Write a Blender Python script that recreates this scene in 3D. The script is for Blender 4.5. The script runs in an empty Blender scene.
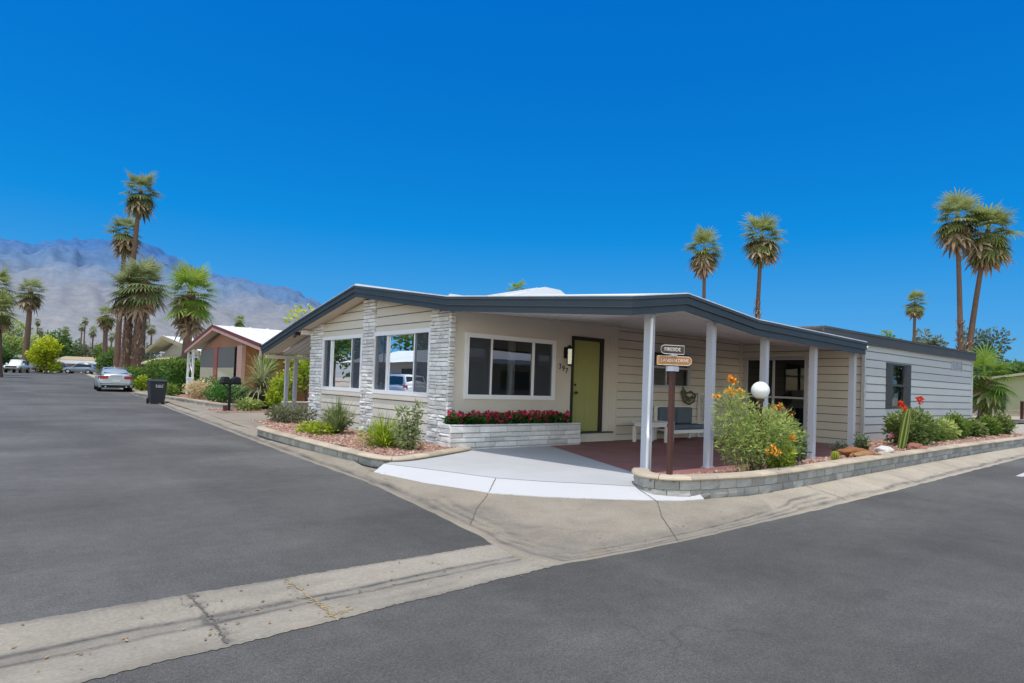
import bpy, math, random
from mathutils import Vector, Matrix, noise as mnoise
R = math.radians
scene = bpy.context.scene
col = scene.collection
rng = random.Random(7)

# ------------------------------------------------------------------ mesh helper
class MB:
    def __init__(s):
        s.v = []; s.f = []; s.t = []; s.m = []; s.sm = []; s.mi = 0; s.d = None
    def face(s, pts, tint=.5, smooth=False):
        i = len(s.v); s.v += [tuple(p) for p in pts]
        s.f.append(tuple(range(i, i + len(pts)))); s.t.append(tint); s.m.append(s.mi); s.sm.append(smooth)
    def raw(s, vs, fs, tint=.5, smooth=False):
        i = len(s.v); s.v += [tuple(p) for p in vs]
        for f in fs:
            s.f.append(tuple(k + i for k in f)); s.t.append(tint); s.m.append(s.mi); s.sm.append(smooth)
    def box(s, x0, x1, y0, y1, z0, z1, tint=.5):
        s.raw([(x0,y0,z0),(x1,y0,z0),(x1,y1,z0),(x0,y1,z0),(x0,y0,z1),(x1,y0,z1),(x1,y1,z1),(x0,y1,z1)],
              [(0,3,2,1),(4,5,6,7),(0,1,5,4),(1,2,6,5),(2,3,7,6),(3,0,4,7)], tint)
    def obox(s, W, u0, u1, n0, n1, z0, z1, tint=.5):
        o, u, n = W
        P = lambda a, b, c: (o[0]+u[0]*a+n[0]*b, o[1]+u[1]*a+n[1]*b, c)
        s.raw([P(u0,n0,z0),P(u1,n0,z0),P(u1,n1,z0),P(u0,n1,z0),P(u0,n0,z1),P(u1,n0,z1),P(u1,n1,z1),P(u0,n1,z1)],
              [(0,3,2,1),(4,5,6,7),(0,1,5,4),(1,2,6,5),(2,3,7,6),(3,0,4,7)], tint)
    def bar(s, a, b, w, h=None, tint=.5):
        h = h or w
        a = Vector(a); b = Vector(b); d = (b-a).normalized()
        up = Vector((0,0,1)) if abs(d.z) < .95 else Vector((1,0,0))
        x = d.cross(up).normalized()*w/2; y = x.cross(d).normalized()*h/2
        vs = [a-x-y,a+x-y,a+x+y,a-x+y,b-x-y,b+x-y,b+x+y,b-x+y]
        s.raw(vs, [(0,3,2,1),(4,5,6,7),(0,1,5,4),(1,2,6,5),(2,3,7,6),(3,0,4,7)], tint)
    def tube(s, pts, rad, n=8, tint=.5, cap=True, smooth=True):
        pts = [Vector(p) for p in pts]
        if not hasattr(rad, '__len__'): rad = [rad]*len(pts)
        rings = []
        for i, p in enumerate(pts):
            d = (pts[min(i+1,len(pts)-1)]-pts[max(i-1,0)]).normalized()
            up = Vector((0,0,1)) if abs(d.z) < .9 else Vector((1,0,0))
            x = d.cross(up).normalized(); y = x.cross(d).normalized()
            rings.append([p+(x*math.cos(2*math.pi*k/n)+y*math.sin(2*math.pi*k/n))*rad[i] for k in range(n)])
        vs = [q for r in rings for q in r]; fs = []
        for i in range(len(pts)-1):
            for k in range(n):
                a = i*n+k; b = i*n+(k+1) % n
                fs.append((a, b, b+n, a+n))
        s.raw(vs, fs, tint, smooth)
        if cap:
            s.face(list(reversed(rings[0])), tint); s.face(rings[-1], tint)
    def lathe(s, c, prof, n=20, tint=.5, smooth=True):
        vs = []; fs = []
        for r, z in prof:
            for k in range(n):
                a = 2*math.pi*k/n
                vs.append((c[0]+r*math.cos(a), c[1]+r*math.sin(a), c[2]+z))
        for i in range(len(prof)-1):
            for k in range(n):
                a = i*n+k; b = i*n+(k+1) % n
                fs.append((a, b, b+n, a+n))
        s.raw(vs, fs, tint, smooth)
    def disc(s, c, axis, r, n=16, tint=.5, r0=0):
        ax = Vector(axis).normalized(); up = Vector((0,0,1)) if abs(ax.z) < .9 else Vector((1,0,0))
        x = ax.cross(up).normalized(); y = x.cross(ax)
        s.face([Vector(c)+(x*math.cos(2*math.pi*k/n)+y*math.sin(2*math.pi*k/n))*r for k in range(n)], tint)
    def rock(s, c, r, rg, sq=(1,1,.7), tint=.5, sub=0):
        t = (1+5**.5)/2
        vs = [Vector(p).normalized() for p in [(-1,t,0),(1,t,0),(-1,-t,0),(1,-t,0),(0,-1,t),(0,1,t),(0,-1,-t),(0,1,-t),(t,0,-1),(t,0,1),(-t,0,-1),(-t,0,1)]]
        fs = [(0,11,5),(0,5,1),(0,1,7),(0,7,10),(0,10,11),(1,5,9),(5,11,4),(11,10,2),(10,7,6),(7,1,8),(3,9,4),(3,4,2),(3,2,6),(3,6,8),(3,8,9),(4,9,5),(2,4,11),(6,2,10),(8,6,7),(9,8,1)]
        for _ in range(sub):
            mid = {}; nf = []
            def m(a, b):
                k = (min(a,b), max(a,b))
                if k not in mid:
                    mid[k] = len(vs); vs.append(((vs[a]+vs[b])/2).normalized())
                return mid[k]
            for a, b, c_ in fs:
                x, y, z = m(a,b), m(b,c_), m(c_,a)
                nf += [(a,x,z),(b,y,x),(c_,z,y),(x,y,z)]
            fs = nf
        ang = rg.uniform(0, 6.28); ca, sa = math.cos(ang), math.sin(ang)
        off = Vector((rg.uniform(0,99), rg.uniform(0,99), rg.uniform(0,99)))
        out = []
        for p in vs:
            q = p*r*(1+.38*mnoise.noise(p*1.6+off)+.16*mnoise.noise(p*5+off)) if sub else p*r*rg.uniform(.72, 1.15)
            q = Vector((q.x*sq[0], q.y*sq[1], q.z*sq[2]))
            out.append((c[0]+q.x*ca-q.y*sa, c[1]+q.x*sa+q.y*ca, c[2]+q.z))
        s.raw(out, fs, tint, sub > 0)
    def pebble(s, c, r, rg, tint=.5):
        a = rg.uniform(0, 6.28); k = rg.uniform(.6, 1.3)
        ring = [(c[0]+math.cos(a+i*1.5708)*r*rg.uniform(.7,1.2)*(k if i % 2 else 1), c[1]+math.sin(a+i*1.5708)*r*rg.uniform(.7,1.2)*(k if i % 2 else 1), c[2]+rg.uniform(-.1,.2)*r) for i in range(4)]
        top = (c[0]+rg.uniform(-.3,.3)*r, c[1]+rg.uniform(-.3,.3)*r, c[2]+r*rg.uniform(.5,.9))
        s.raw(ring+[top], [(0,1,4),(1,2,4),(2,3,4),(3,0,4)], tint)
    def leaf(s, p, d, nrm, L, w, tint):
        d = d.normalized(); x = d.cross(nrm)
        if x.length < 1e-4: x = d.cross(Vector((.3,.5,.8)))
        x.normalize(); m_ = p+d*L*.45
        s.face([p, m_+x*w/2, p+d*L, m_-x*w/2], tint)
    def cloud(s, lobes, n, size, rg, wr=.45, shell=.5, up=.3, tb=.5, droop=0):
        ws = [(l[3]*l[4]*l[5])**.7 for l in lobes]
        for l in rg.choices(lobes, ws, k=n):
            d = Vector((rg.gauss(0,1), rg.gauss(0,1), rg.gauss(0,1))).normalized()
            rr = rg.random()**shell*rg.uniform(.88,1.1)
            lump = 1+.22*mnoise.noise(d*2.3+Vector((l[0],l[1],l[2])))
            p = Vector((l[0]+d.x*l[3]*rr*lump, l[1]+d.y*l[4]*rr*lump, l[2]+d.z*l[5]*rr*lump))
            n_ = (d*.7+Vector((rg.gauss(0,.5), rg.gauss(0,.5), up+rg.gauss(0,.5)))).normalized()
            dd = (d+Vector((rg.gauss(0,.7), rg.gauss(0,.7), .2-droop+rg.gauss(0,.5)))).normalized()
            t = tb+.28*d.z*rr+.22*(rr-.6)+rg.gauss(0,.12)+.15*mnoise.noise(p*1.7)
            L = size*rg.uniform(.6,1.35)
            s.leaf(p, dd, n_, L, L*wr, max(0, min(1, t)))
    def blades(s, c, n, L, w, rg, lo=10, hi=80, bend=.5, tb=.5, seg=3):
        for _ in range(n):
            a = rg.uniform(0, 6.283); e = R(rg.uniform(lo, hi)); l = L*rg.uniform(.7, 1.15); t = max(0, min(1, tb+rg.gauss(0,.18)))
            d = Vector((math.cos(a)*math.cos(e), math.sin(a)*math.cos(e), math.sin(e)))
            sd = Vector((-math.sin(a), math.cos(a), 0))*w/2
            p = Vector(c)+Vector((rg.gauss(0,.02), rg.gauss(0,.02), 0)); pts = [p]
            for k in range(seg):
                d = (d-Vector((0,0,bend/seg))).normalized(); p = p+d*l/seg; pts.append(p)
            for k in range(seg):
                w0 = 1-k/seg; w1 = 1-(k+1)/seg
                w0 = min(1, w0+.2); w1 = w1+.08
                s.face([pts[k]-sd*w0, pts[k]+sd*w0, pts[k+1]+sd*w1, pts[k+1]-sd*w1], t)
    def petals(s, c, r, rg, n=14, tb=.5):
        for _ in range(n):
            d = Vector((rg.gauss(0,1), rg.gauss(0,1), rg.gauss(.3,1))).normalized()
            s.leaf(Vector(c)+d*r*.25, d, Vector((rg.gauss(0,1), rg.gauss(0,1), rg.gauss(0,1))), r*rg.uniform(.7,1.2), r*.75, max(0,min(1,tb+rg.gauss(0,.25))))
    def build(s, name, mats, parent=None, origin=None, bevel=0):
        me = bpy.data.meshes.new(name)
        if parent is not None:
            o_ = Vector((0,0,0)); q = parent
            while q is not None: o_ += q.location; q = q.parent
        else: o_ = Vector(origin) if origin is not None else Vector((0,0,0))
        me.from_pydata([(a-o_.x, b-o_.y, c-o_.z) for a, b, c in s.v], [], s.f)
        for m in (mats if isinstance(mats, (list, tuple)) else [mats]): me.materials.append(m)
        me.polygons.foreach_set('material_index', s.m); me.polygons.foreach_set('use_smooth', s.sm)
        at = me.attributes.new('tint', 'FLOAT', 'FACE'); at.data.foreach_set('value', s.t)
        if s.d:
            at = me.attributes.new('dirt', 'FLOAT', 'POINT'); at.data.foreach_set('value', s.d)
        me.update()
        o = bpy.data.objects.new(name, me); col.objects.link(o)
        if parent is not None: o.parent = parent
        else: o.location = o_
        if bevel:
            b = o.modifiers.new('edge', 'BEVEL'); b.width = bevel; b.segments = 2; b.limit_method = 'ANGLE'
        return o

def tag(o, label=None, cat=None, group=None, kind=None):
    if label: o['label'] = label
    if cat: o['category'] = cat
    if group: o['group'] = group
    if kind: o['kind'] = kind
    return o
def thing(name, label, cat, loc=(0,0,0), group=None):
    o = bpy.data.objects.new(name, None); col.objects.link(o); o.location = loc
    o.empty_display_size = .2
    return tag(o, label, cat, group)
def dup(root, loc, rz=0, sc=1, label=None, group=None):
    r = root.copy(); col.objects.link(r); r.location = loc; r.rotation_euler = (0,0,rz); r.scale = (sc,)*3 if not hasattr(sc,'__len__') else sc
    if label: r['label'] = label
    if group: r['group'] = group
    for ch in list(root.children):
        c = ch.copy(); col.objects.link(c); c.parent = r
        for g in list(ch.children):
            d = g.copy(); col.objects.link(d); d.parent = c
    return r

# ------------------------------------------------------------------ materials
class NT:
    def __init__(s, name):
        s.m = bpy.data.materials.new(name); s.m.use_nodes = True; s.t = s.m.node_tree; s.t.nodes.clear()
        s.out = s.n('ShaderNodeOutputMaterial')
    def n(s, typ, **kw):
        x = s.t.nodes.new(typ)
        for k, v in kw.items():
            if k.startswith('i_'):
                key = k[2:]; key = int(key) if key.isdigit() else key
                x.inputs[key].default_value = v
            else: setattr(x, k, v)
        return x
    def l(s, a, b): s.t.links.new(a, b)
    def noise(s, scale, detail=4, rough=.55, vec=None, dist=0):
        x = s.n('ShaderNodeTexNoise'); x.inputs['Scale'].default_value = scale; x.inputs['Detail'].default_value = detail
        x.inputs['Roughness'].default_value = rough; x.inputs['Distortion'].default_value = dist
        if vec is not None: s.l(vec, x.inputs['Vector'])
        return x.outputs['Fac']
    def ramp(s, fac, stops):
        x = s.n('ShaderNodeValToRGB'); e = x.color_ramp.elements
        while len(e) < len(stops): e.new(.5)
        for i, (p, c) in enumerate(stops):
            e[i].position = p; e[i].color = (*c, 1) if len(c) == 3 else c
        s.l(fac, x.inputs[0]); return x.outputs[0]
    def mix(s, fac, a, b, mode='MIX'):
        x = s.n('ShaderNodeMix', data_type='RGBA', blend_type=mode)
        for sock, v in ((x.inputs[0], fac), (x.inputs[6], a), (x.inputs[7], b)):
            if hasattr(v, 'is_linked'): s.l(v, sock)
            else: sock.default_value = v if not hasattr(v, '__len__') else ((*v, 1) if len(v) == 3 else v)
        return x.outputs[2]
    def math(s, op, a, b=0, c=None):
        x = s.n('ShaderNodeMath', operation=op)
        for i, v in enumerate((a, b) if c is None else (a, b, c)):
            if hasattr(v, 'is_linked'): s.l(v, x.inputs[i])
            else: x.inputs[i].default_value = v
        return x.outputs[0]
    def attr(s, name):
        return s.n('ShaderNodeAttribute', attribute_name=name).outputs['Fac']
    def pos(s, scale=(1,1,1), obj=False):
        src = s.n('ShaderNodeTexCoord').outputs['Object'] if obj else s.n('ShaderNodeNewGeometry').outputs['Position']
        mp = s.n('ShaderNodeMapping'); mp.inputs['Scale'].default_value = scale; s.l(src, mp.inputs[0])
        return mp.outputs[0]
    def bump(s, h, strength=.3, dist=.01):
        x = s.n('ShaderNodeBump'); x.inputs['Strength'].default_value = strength; x.inputs['Distance'].default_value = dist
        s.l(h, x.inputs['Height']); return x.outputs[0]
    def bsdf(s, colr, rough=.8, spec=.3, metal=0, nrm=None, **kw):
        x = s.n('ShaderNodeBsdfPrincipled')
        for k, v in (('Base Color', colr), ('Roughness', rough), ('Specular IOR Level', spec), ('Metallic', metal)):
            if hasattr(v, 'is_linked'): s.l(v, x.inputs[k])
            else: x.inputs[k].default_value = v if not hasattr(v, '__len__') else (*v, 1)
        if nrm is not None: s.l(nrm, x.inputs['Normal'])
        for k, v in kw.items(): x.inputs[k.replace('_', ' ')].default_value = v
        s.l(x.outputs[0], s.out.inputs[0]); return x

def mul(c, k): return tuple(max(0, min(1, a*k)) for a in c)
def pm(name, c, rough=.75, var=.18, scale=3, fine=40, bump=.15, spec=.25, metal=0, tint=0, dirt=None, obj=False, stretch=(1,1,1), **kw):
    """painted / mineral surface: large blotches, fine grain, per-piece tint"""
    N = NT(name); P = N.pos(stretch, obj)
    a = N.noise(scale, 5, .6, P); b = N.noise(fine, 3, .6, P)
    f = N.math('ADD', N.math('MULTIPLY', a, .7), N.math('MULTIPLY', b, .3))
    cc = N.ramp(f, [(.28, mul(c, 1-var)), (.5, c), (.72, mul(c, 1+var))])
    if tint:
        cc = N.mix(N.attr('tint'), N.mix(1, cc, (1-tint,)*3, 'MULTIPLY'), N.mix(1, cc, (1+tint*.5,)*3, 'MULTIPLY'))
    if dirt: cc = N.mix(N.math('MULTIPLY', N.ramp(N.noise(scale*.7, 6, .65, P), [(.45, (0,0,0)), (.75, (1,1,1))]), dirt[1]), cc, dirt[0])
    N.bsdf(cc, rough, spec, metal, N.bump(b, bump, .01) if bump else None, **kw)
    return N.m
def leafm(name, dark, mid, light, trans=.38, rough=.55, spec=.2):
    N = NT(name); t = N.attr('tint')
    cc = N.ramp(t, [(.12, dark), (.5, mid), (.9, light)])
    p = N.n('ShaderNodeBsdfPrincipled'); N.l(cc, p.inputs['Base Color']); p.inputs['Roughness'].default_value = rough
    p.inputs['Specular IOR Level'].default_value = spec
    tr = N.n('ShaderNodeBsdfTranslucent'); N.l(cc, tr.inputs[0])
    mx = N.n('ShaderNodeMixShader'); mx.inputs[0].default_value = trans
    N.l(p.outputs[0], mx.inputs[1]); N.l(tr.outputs[0], mx.inputs[2]); N.l(mx.outputs[0], N.out.inputs[0])
    return N.m
def glassm(name, tintc=(.55,.6,.6), ior=1.6, boost=.08, rough=0.0):
    N = NT(name)
    tr = N.n('ShaderNodeBsdfTransparent'); tr.inputs[0].default_value = (*tintc, 1)
    gl = N.n('ShaderNodeBsdfGlossy'); gl.inputs['Roughness'].default_value = rough; gl.inputs[0].default_value = (.9,.95,1,1)
    fr = N.n('ShaderNodeFresnel'); fr.inputs[0].default_value = ior
    # slight waviness of old panes
    bp = N.bump(N.noise(1.3, 2, .5, N.pos()), .02, .05); N.l(bp, gl.inputs['Normal'])
    mx = N.n('ShaderNodeMixShader'); N.l(N.math('MINIMUM', N.math('ADD', fr.outputs[0], boost), 1.0), mx.inputs[0])
    N.l(tr.outputs[0], mx.inputs[1]); N.l(gl.outputs[0], mx.inputs[2]); N.l(mx.outputs[0], N.out.inputs[0])
    return N.m

M = {}
# asphalt with sealed, worn and cracked areas
def asphalt():
    N = NT('asphalt'); P = N.pos()
    big = N.noise(.30, 8, .62, P, .4); streak = N.noise(.55, 7, .65, N.pos((.22, 1.3, 1)), .3); streak2 = N.noise(.5, 7, .65, N.pos((1.3, .2, 1)), .3)
    fine = N.noise(140, 3, .7, P); mid = N.noise(7, 4, .6, P)
    f = N.math('ADD', N.math('MULTIPLY', big, .5), N.math('ADD', N.math('MULTIPLY', streak, .25), N.math('MULTIPLY', streak2, .25)))
    cc = N.ramp(f, [(.36, (.062,.060,.0555)), (.5, (.098,.0945,.0885)), (.64, (.146,.142,.134))])
    cc = N.mix(.4, cc, N.ramp(mid, [(.3, (.38,.38,.38)), (.7, (.62,.62,.62))]), 'OVERLAY')
    cc = N.mix(.85, cc, N.ramp(fine, [(.3, (.18,.18,.18)), (.7, (.82,.82,.81))]), 'OVERLAY')
    cc = N.mix(.6, cc, N.ramp(N.noise(330, 2, .6, P), [(.3, (.25,.25,.25)), (.7, (.75,.75,.74))]), 'OVERLAY')
    cc = N.mix(.5, cc, N.ramp(N.noise(.09, 4, .6, P, .6), [(.35, (.36,.36,.36)), (.65, (.64,.64,.64))]), 'OVERLAY')
    cc = N.mix(.5, cc, N.ramp(N.noise(48, 2, .6, P), [(.32, (.30,.30,.30)), (.68, (.70,.70,.70))]), 'OVERLAY')
    # pale aggregate flecks
    fl = N.ramp(N.noise(38, 2, .6, P), [(.68, (0,0,0)), (.74, (1,1,1))])
    cc = N.mix(N.math('MULTIPLY', fl, .45), cc, (.20,.195,.185))
    # cracks
    wv = N.n('ShaderNodeTexNoise'); wv.inputs['Scale'].default_value = 1.6; wv.inputs['Detail'].default_value = 5; N.l(P, wv.inputs['Vector'])
    add = N.n('ShaderNodeMixRGB') if False else None
    vm = N.n('ShaderNodeVectorMath', operation='SCALE'); N.l(wv.outputs['Color'], vm.inputs[0]); vm.inputs['Scale'].default_value = .9
    va = N.n('ShaderNodeVectorMath', operation='ADD'); N.l(P, va.inputs[0]); N.l(vm.outputs[0], va.inputs[1])
    vo = N.n('ShaderNodeTexVoronoi', feature='DISTANCE_TO_EDGE'); vo.inputs['Scale'].default_value = .30; N.l(va.outputs[0], vo.inputs['Vector'])
    ck = N.ramp(vo.outputs['Distance'], [(.0, (1,1,1)), (.006, (0,0,0))])
    msk = N.ramp(N.noise(.35, 3, .6, P), [(.47, (0,0,0)), (.62, (1,1,1))])
    cc = N.mix(N.math('MULTIPLY', N.math('MULTIPLY', ck, msk), .45), cc, (.03,.03,.03))
    # oil spots
    sp = N.ramp(N.noise(1.7, 3, .5, P), [(.68, (0,0,0)), (.78, (1,1,1))])
    cc = N.mix(N.math('MULTIPLY', sp, .3), cc, (.03,.03,.031))
    h = N.math('ADD', fine, N.math('MULTIPLY', mid, .6))
    N.bsdf(cc, .82, .25, 0, N.bump(h, .45, .006)); return N.m
M['asphalt'] = asphalt()
def concrete(name, c, stain=(.075,.072,.07), warm=(.40,.30,.19)):
    N = NT(name); P = N.pos()
    a = N.noise(1.1, 6, .65, P); b = N.noise(45, 3, .6, P); s1 = N.noise(3.5, 6, .7, P, .8)
    cc = N.ramp(a, [(.3, mul(c,.82)), (.5, c), (.7, mul(c,1.14))])
    cc = N.mix(.35, cc, N.ramp(b, [(.3,(.3,.3,.3)),(.7,(.7,.7,.7))]), 'OVERLAY')
    cc = N.mix(N.math('MULTIPLY', N.ramp(s1, [(.52,(0,0,0)),(.75,(1,1,1))]), .45), cc, mul(c,.62))
    d = N.attr('dirt'); dn = N.math('MULTIPLY', d, N.ramp(N.noise(6, 6, .75, N.pos((.8,.8,1))), [(.28,(.35,.35,.35)),(.58,(1,1,1))]))
    cc = N.mix(dn, cc, stain)
    cc = N.mix(N.math('MULTIPLY', N.ramp(N.noise(.9, 4, .6, P), [(.58,(0,0,0)),(.72,(1,1,1))]), .25), cc, warm)
    sx = N.n('ShaderNodeSeparateXYZ'); N.l(N.n('ShaderNodeNewGeometry').outputs['Position'], sx.inputs[0])
    lt = N.n('ShaderNodeMapRange'); lt.inputs[1].default_value = 6.3; lt.inputs[2].default_value = 9; N.l(sx.outputs[0], lt.inputs[0])
    cc = N.mix(N.math('MULTIPLY', lt.outputs[0], 1.0), cc, N.mix(1, cc, (1.42,1.42,1.42), 'MULTIPLY'))   # lighter further along
    N.bsdf(cc, .9, .2, 0, N.bump(N.math('ADD', b, N.math('MULTIPLY', s1, 1.2)), .3, .008)); return N.m
M['concrete'] = concrete('worn_concrete', (.295,.262,.21))
M['pale_concrete'] = concrete('pale_concrete', (.275,.24,.188))
M['white_slab'] = pm('white_slab_paint', (.445,.45,.45), .7, .05, .8, 30, .12, dirt=((.33,.33,.33), .5))
M['white_lip'] = pm('white_lip_paint', (.50,.50,.50), .7, .04, .8, 30, .1, dirt=((.55,.55,.54), .25))
M['brick'] = pm('red_patio_paint', (.27,.125,.115), .75, .25, 1.2, 30, .2, dirt=((.33,.22,.20), .5))
M['sand'] = pm('desert_ground', (.34,.28,.21), .95, .2, .3, 30, .3)
M['gravel'] = pm('gravel_base', (.30,.17,.13), .95, .35, 5, 60, .6)
def pebbles():
    N = NT('pebbles'); t = N.attr('tint')
    cc = N.ramp(t, [(0,(.15,.065,.05)),(.25,(.28,.145,.105)),(.5,(.36,.215,.16)),(.75,(.44,.33,.26)),(1,(.56,.49,.43))])
    N.bsdf(cc, .9, .2); return N.m
M['pebbles'] = pebbles()
M['siding'] = pm('cream_siding_paint', (.60,.565,.49), .7, .05, .7, 25, .08, dirt=((.44,.40,.34), .35))
M['siding_sun'] = pm('siding_sunlit_tone', (.46,.475,.465), .7, .05, .7, 25, .08, dirt=((.38,.38,.365), .35))  # siding copy for the sunlit side wall, its cool daylight put into the colour
M['siding_lap_shade'] = pm('siding_painted_shadow', (.20,.20,.19), .9, .1)  # darker groove colour paints in the shadow line under each lap
M['stone'] = pm('white_ledge_stone', (.72,.715,.70), .85, .16, 6, 40, .5, tint=.28, dirt=((.45,.44,.42), .4))
M['stone_gap'] = pm('stone_gap', (.36,.36,.355), .95)
M['fascia'] = pm('slate_fascia_paint', (.042,.057,.070), .55, .12, 2, 30, .05, spec=.3)
M['fascia_grey'] = pm('grey_fascia_paint', (.065,.066,.068), .55, .12, 2, 30, .05, spec=.3)
M['white_metal'] = pm('white_metal_paint', (.72,.73,.74), .45, .06, 2, 30, .03, spec=.4)
M['post'] = pm('grey_post_paint', (.44,.46,.51), .5, .06, 2, 20, .03, spec=.35)
M['soffit'] = pm('soffit_panel', (.66,.64,.63), .75, .05, 1, 20, .05)
M['soffit_lit'] = pm('soffit_lit_tone', (.66,.60,.49), .75, .05, 1, 20, .05)  # lit copy of the soffit, warm light put into the colour
M['roof'] = pm('white_roof_coating', (.66,.67,.68), .75, .07, .6, 12, .2, dirt=((.5,.5,.5), .4))
M['window_white'] = pm('white_window_frame', (.74,.75,.77), .4, .03, 2, 20, 0, spec=.4)
M['dark_frame'] = pm('dark_bronze_frame', (.022,.016,.014), .4, .1, 2, 20, 0, spec=.4)
M['door'] = pm('olive_door_paint', (.30,.315,.105), .5, .05, 1, 30, .03, spec=.35)
M['glass'] = glassm('window_glass')
M['glass_dark'] = glassm('tinted_glass', (.12,.14,.16), 1.5, .02)
def screenm():
    N = NT('insect_screen')
    tr = N.n('ShaderNodeBsdfTransparent'); df = N.n('ShaderNodeBsdfDiffuse'); df.inputs[0].default_value = (.07,.08,.095,1)
    mx = N.n('ShaderNodeMixShader'); mx.inputs[0].default_value = .62
    N.l(tr.outputs[0], mx.inputs[1]); N.l(df.outputs[0], mx.inputs[2]); N.l(mx.outputs[0], N.out.inputs[0]); return N.m
M['screen'] = screenm()
M['interior'] = pm('interior_wall', (.30,.29,.27), .9, .05)
M['curtain'] = pm('curtain_cloth', (.5,.48,.44), .9, .1, 3, 20, 0, stretch=(6,6,.2))
M['block'] = pm('grey_block', (.35,.345,.315), .9, .15, 4, 35, .5, tint=.3, dirt=((.17,.17,.16), .5))
M['mortar'] = pm('mortar', (.16,.155,.145), .95)
M['cap'] = pm('tan_cap', (.46,.385,.29), .9, .12, 3, 35, .4, tint=.2, dirt=((.30,.26,.2), .4))
M['black_metal'] = pm('black_metal', (.012,.012,.013), .45, .1, 3, 20, 0, spec=.4)
M['dark_metal'] = pm('dark_grey_metal', (.03,.03,.033), .5, .1, 3, 20, 0, spec=.4)
M['brown_post'] = pm('brown_post_paint', (.085,.038,.030), .6, .15, 3, 30, .1)
M['wood_sign'] = pm('orange_sign_wood', (.42,.20,.075), .6, .15, 4, 40, .1, stretch=(1,1,5))
M['brown_sign'] = pm('brown_sign_wood', (.075,.055,.05), .6, .12, 4, 40, .1)
M['sign_letter'] = pm('cream_letters', (.72,.66,.58), .6, .04)
M['globe'] = pm('white_globe', (.80,.80,.78), .3, .02, 3, 20, 0, spec=.45)
M['cushion'] = pm('blue_grey_cushion', (.10,.135,.165), .85, .12, 6, 60, .2)
M['white_paint'] = pm('white_paint', (.72,.72,.72), .55, .05, 3, 30, .05)
M['weathered'] = pm('weathered_metal', (.12,.12,.09), .6, .3, 8, 40, .1)
M['bark'] = pm('palm_bark', (.135,.085,.06), .95, .3, 2, 9, .9, stretch=(1,1,5))
M['bark_boot'] = pm('palm_boot_bark', (.125,.078,.055), .95, .4, 3, 14, .9)
M['wood'] = pm('shrub_wood', (.12,.085,.06), .9, .25, 4, 30, .4)
M['rubber'] = pm('rubber', (.013,.013,.013), .8, .1, 5, 30, 0)
M['alloy'] = pm('alloy', (.42,.42,.43), .35, .08, 5, 30, 0, metal=.7)
M['car_glass'] = pm('car_glass', (.012,.016,.018), .12, .1, 2, 10, 0, spec=.3)
M['lamp_red'] = pm('tail_lamp', (.30,.014,.02), .35, .1, 3, 20, 0, spec=.5)
M['lamp_clear'] = pm('head_lamp', (.62,.64,.66), .15, .05, 3, 20, 0, spec=.6)
M['silver'] = pm('silver_car_paint', (.42,.47,.50), .3, .03, 1, 10, 0, spec=.5, metal=.35, Coat_Weight=.6)
M['blue_silver'] = pm('blue_car_paint', (.16,.20,.26), .3, .03, 1, 10, 0, spec=.5, metal=.35, Coat_Weight=.6)
M['white_car'] = pm('white_car_paint', (.62,.64,.66), .3, .03, 1, 10, 0, spec=.5, Coat_Weight=.6)
M['black_car'] = pm('black_car_paint', (.012,.013,.015), .3, .03, 1, 10, 0, spec=.5, Coat_Weight=.6)
M['bin'] = pm('charcoal_bin_plastic', (.022,.026,.032), .5, .12, 3, 30, .05, spec=.35)
M['plate'] = pm('plate_white', (.6,.6,.62), .5, .03)
M['flower_red'] = leafm('red_petals', (.18,.006,.025), (.48,.025,.085), (.75,.10,.19), .2)
M['flower_orange'] = leafm('orange_petals', (.62,.14,.01), (.80,.34,.03), (.85,.58,.08), .2)
M['flower_scarlet'] = leafm('scarlet_petals', (.50,.02,.01), (.75,.06,.02), (.8,.13,.05), .2)
M['flower_pink'] = leafm('pink_petals', (.40,.05,.12), (.55,.12,.2), (.65,.25,.3), .2)
LF = dict(
    palm=((.055,.068,.022), (.145,.175,.055), (.30,.32,.13)),
    palm_bright=((.035,.07,.012), (.10,.17,.022), (.26,.31,.06)),
    palm_dark=((.046,.062,.024), (.125,.155,.062), (.28,.30,.15)),
    palm_dead=((.07,.043,.028), (.20,.14,.09), (.38,.30,.21)),
    olive=((.03,.038,.016), (.085,.095,.045), (.18,.19,.105)),
    green=((.012,.030,.008), (.040,.085,.018), (.115,.18,.038)),
    deep=((.006,.022,.006), (.022,.075,.012), (.07,.16,.03)),
    lime=((.05,.085,.008), (.17,.23,.014), (.36,.40,.04)),
    yellow=((.07,.10,.008), (.25,.29,.012), (.45,.44,.035)),
    feathery=((.06,.085,.022), (.18,.235,.06), (.36,.40,.13)),
    grey=((.025,.040,.026), (.065,.095,.062), (.14,.18,.125)),
    pale=((.09,.10,.04), (.20,.21,.095), (.30,.31,.17)),
    cactus=((.022,.05,.012), (.06,.11,.025), (.22,.235,.055)),
    sage=((.035,.05,.018), (.115,.15,.055), (.25,.29,.13)),
    straw=((.14,.10,.045), (.34,.27,.14), (.55,.48,.30)),
    hedge=((.018,.040,.007), (.065,.115,.016), (.19,.24,.045)),
    rose=((.018,.034,.010), (.065,.10,.024), (.18,.21,.06)),
    euc=((.025,.042,.03), (.06,.088,.062), (.12,.155,.105)),
)
for k, (a, b, c) in LF.items(): M['leaf_'+k] = leafm('leaf_'+k, mul(a,1.7), mul(b,1.65), mul(c,1.4), .48 if 'palm' in k else .36)

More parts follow.
